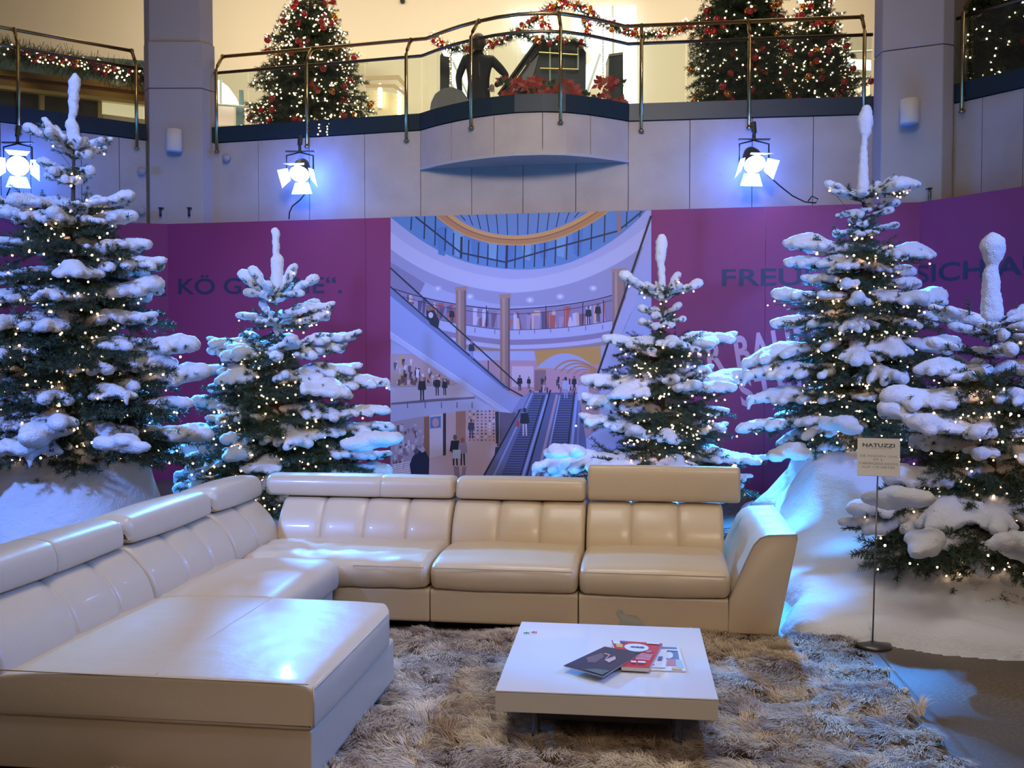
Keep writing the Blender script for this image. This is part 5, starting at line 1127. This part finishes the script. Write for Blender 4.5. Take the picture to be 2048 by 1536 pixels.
def skirt(name, label, c, prof, folds, seed, k=72, amp=.03):
    vs, fs = [], []; prof = [(r, z) for r, z in prof]; n = len(prof)
    for i, (r, z) in enumerate(prof):
        for j in range(k):
            a = 2*PI*j/k; f = 1+amp*math.sin(a*folds+seed+z*2)+amp*1.2*noise.noise(Vector((math.cos(a)*2+seed, math.sin(a)*2, z*2.0))); vs.append((r*f*math.cos(a), r*f*math.sin(a), z+.01*math.sin(a*3+i)))
    for i in range(n-1):
        for j in range(k): fs.append((i*k+j, i*k+(j+1) % k, (i+1)*k+(j+1) % k, (i+1)*k+j))
    fs += [tuple((n-1)*k+j for j in range(k)), tuple(range(k))[::-1]]
    m = MB(); m.add(vs, fs); o = m.build(name, SNOWG, None, True); o.location = c; tag(o, label, 'fake snow'); return o
c = P(125, 1000, 7.5)
skirt('fleece_pot_wrap', 'white fleece wrapped round the pot of the far left fir', (c.x, 7.6, 0), [(.78, 0), (.74, .25), (.68, .5), (.60, .75), (.52, .92), (.30, 1.0), (.05, 1.02)], 7, 1)
c = P(1665, 940, 8.9)
skirt('fleece_pot_wrap', 'blue-lit fleece wrapped round the pot of the tallest right fir', (c.x+.03, 8.85, .2), [(.80, 0), (.60, .18), (.42, .40), (.34, .62), (.30, .80), (.22, .9), (.04, .93)], 8, 2)
c = P(2010, 1150, 6.4)
skirt('fleece_pot_wrap', 'thick fleece heaped round the pot of the far right fir', (c.x, 6.5, 0), [(.72, .0), (.66, .2), (.58, .36), (.46, .48), (.28, .54), (.05, .56)], 5, 3, amp=.05)
c = P(560, 960, 9.1); skirt('fleece_pot_wrap', 'fleece-wrapped pot of the fir behind the sofa corner', (c.x, 9.1, 0), [(.55, 0), (.45, .2), (.36, .38), (.2, .44), (.03, .45)], 6, 4)
c = P(1330, 960, 9.1); skirt('fleece_pot_wrap', 'fleece-wrapped pot of the fir behind the raised headrest', (c.x, 9.1, 0), [(.55, 0), (.45, .2), (.36, .38), (.2, .44), (.03, .45)], 6, 5)
t = tag(link('fleece_tuft', blob([((0, 0, .016), (.022, .018, .016)), ((.014, .01, .014), (.016, .012, .014))], .005, .006), SNOW), 'tiny fleece tuft lying on the brown floor beside the rug', 'fleece tuft'); t.location = PZ(1809, 1388, 0)
# lumps of fleece caught low in the firs
for i, (x, y, D, s, lab) in enumerate(((238, 888, 6.75, 1.15, 'big fleece lump caught low on the far left fir'), (90, 870, 6.8, 1.5, 'wide fleece sheet low on the far left fir'), (25, 900, 6.7, 1.2, 'fleece lump at the left frame edge under the far left fir'),
        (1590, 905, 8.2, 1.5, 'fleece lump hanging at the left foot of the tallest right fir'), (1680, 850, 8.0, 1.3, 'fleece lump low in the middle of the tallest right fir'), (745, 885, 8.5, 1.5, 'bright blue-lit fleece sheet right of the corner fir'), (470, 910, 8.4, 1.5, 'fleece sheet low on the left of the corner fir'),
        (1130, 905, 8.5, 1.3, 'bright fleece lump left of the mural-side fir'), (1860, 1085, 5.65, 1.3, 'pinkish lit fleece lump low on the far right fir'), (1800, 1000, 5.7, 1.2, 'fleece lump left on the far right fir above the pot'), (2020, 1085, 5.6, 1.2, 'fleece lump at the right frame edge low on the far right fir'), (1200, 935, 8.4, 1.2, 'fleece lump low left on the mural-side fir'))):
    o = tag(link('fleece_lump', clump[i % 4]), lab, 'fake snow', 'fleece lumps in the firs'); o.location = P(x, y, D); o.scale = (s*.95, s*.8, s*.85); o.rotation_euler = (0, 0, i*1.3)
# ------------------------------------------------------------------ sign stand
b0 = PZ(1745, 1293, 0); SN = tag(empty('sign_stand', b0), 'thin metal sign stand with a small white card on a round base', 'sign stand')
MB().lathe([(0, 0), (.100, 0), (.104, .008), (.098, .020), (.03, .026), (.012, .030), (0, .030)], (0, 0, 0), 32).build('base', mat('brushed_base', (.13, .13, .12), .35, metal=.7), SN, True)
top = P(1757, 953, b0.y)-b0; MB().tube([(0, 0, .02), top+Vector((0, .012, .03))], .0045, 8).build('pole', mat('steel_pole', (.22, .20, .22), .35, metal=.8), SN, True)
cc = P(1757, 914, b0.y)-b0; psi, tau = math.radians(20), math.radians(26)
u_ = Vector((math.cos(psi), -math.sin(psi), 0)); up_ = Vector((math.sin(psi)*math.sin(tau), math.cos(psi)*math.sin(tau), math.cos(tau))); nn = u_.cross(up_)
CW, CHh = .222, .222
def cp(a, b, l): return cc+u_*a*CW/2+up_*b*CHh/2+nn*l
m = MB(); q = [cp(a, b, 0) for a, b in ((-1, -1), (1, -1), (1, 1), (-1, 1))]; q2 = [cp(a, b, -.004) for a, b in ((-1, -1), (1, -1), (1, 1), (-1, 1))]
m.add(q+q2, [(0, 1, 2, 3), (7, 6, 5, 4), (0, 4, 5, 1), (1, 5, 6, 2), (2, 6, 7, 3), (3, 7, 4, 0)]); CARD = m.build('card', mat('white_card', (.60, .58, .54), .5), SN)
INK = mat('card_ink', (.03, .03, .06), .6); INK2 = mat('card_grey_ink', (.16, .16, .2), .6)
for s, b, hh, w_, mm, bo in (('NATUZZI', .53, .020, .76, INK, .03), ('IT’S HOW YOU LIVE', .42, .0085, .62, INK2, 0), ('SIE FINDEN UNS', -.02, .0125, .88, INK2, 0), ('IM 2.', -.20, .0125, .24, INK2, 0), ('OBERGESCHOSS', -.41, .0125, .90, INK2, 0), ('AUF 170 METER', -.60, .0125, .78, INK2, 0)):
    me = text_mesh(s, 1, bo, 1, 1.05); xs2 = [v.co.x for v in me.vertices]; x0, x1 = min(xs2), max(xs2)
    for v in me.vertices: v.co = cc+u_*(((v.co.x-x0)/(x1-x0)-.5)*w_*CW)+up_*(b*CHh/2+v.co.y/.69*hh-.0)+nn*.0008
    o = link('lettering', me, mm, CARD); o['kind'] = 'stuff'
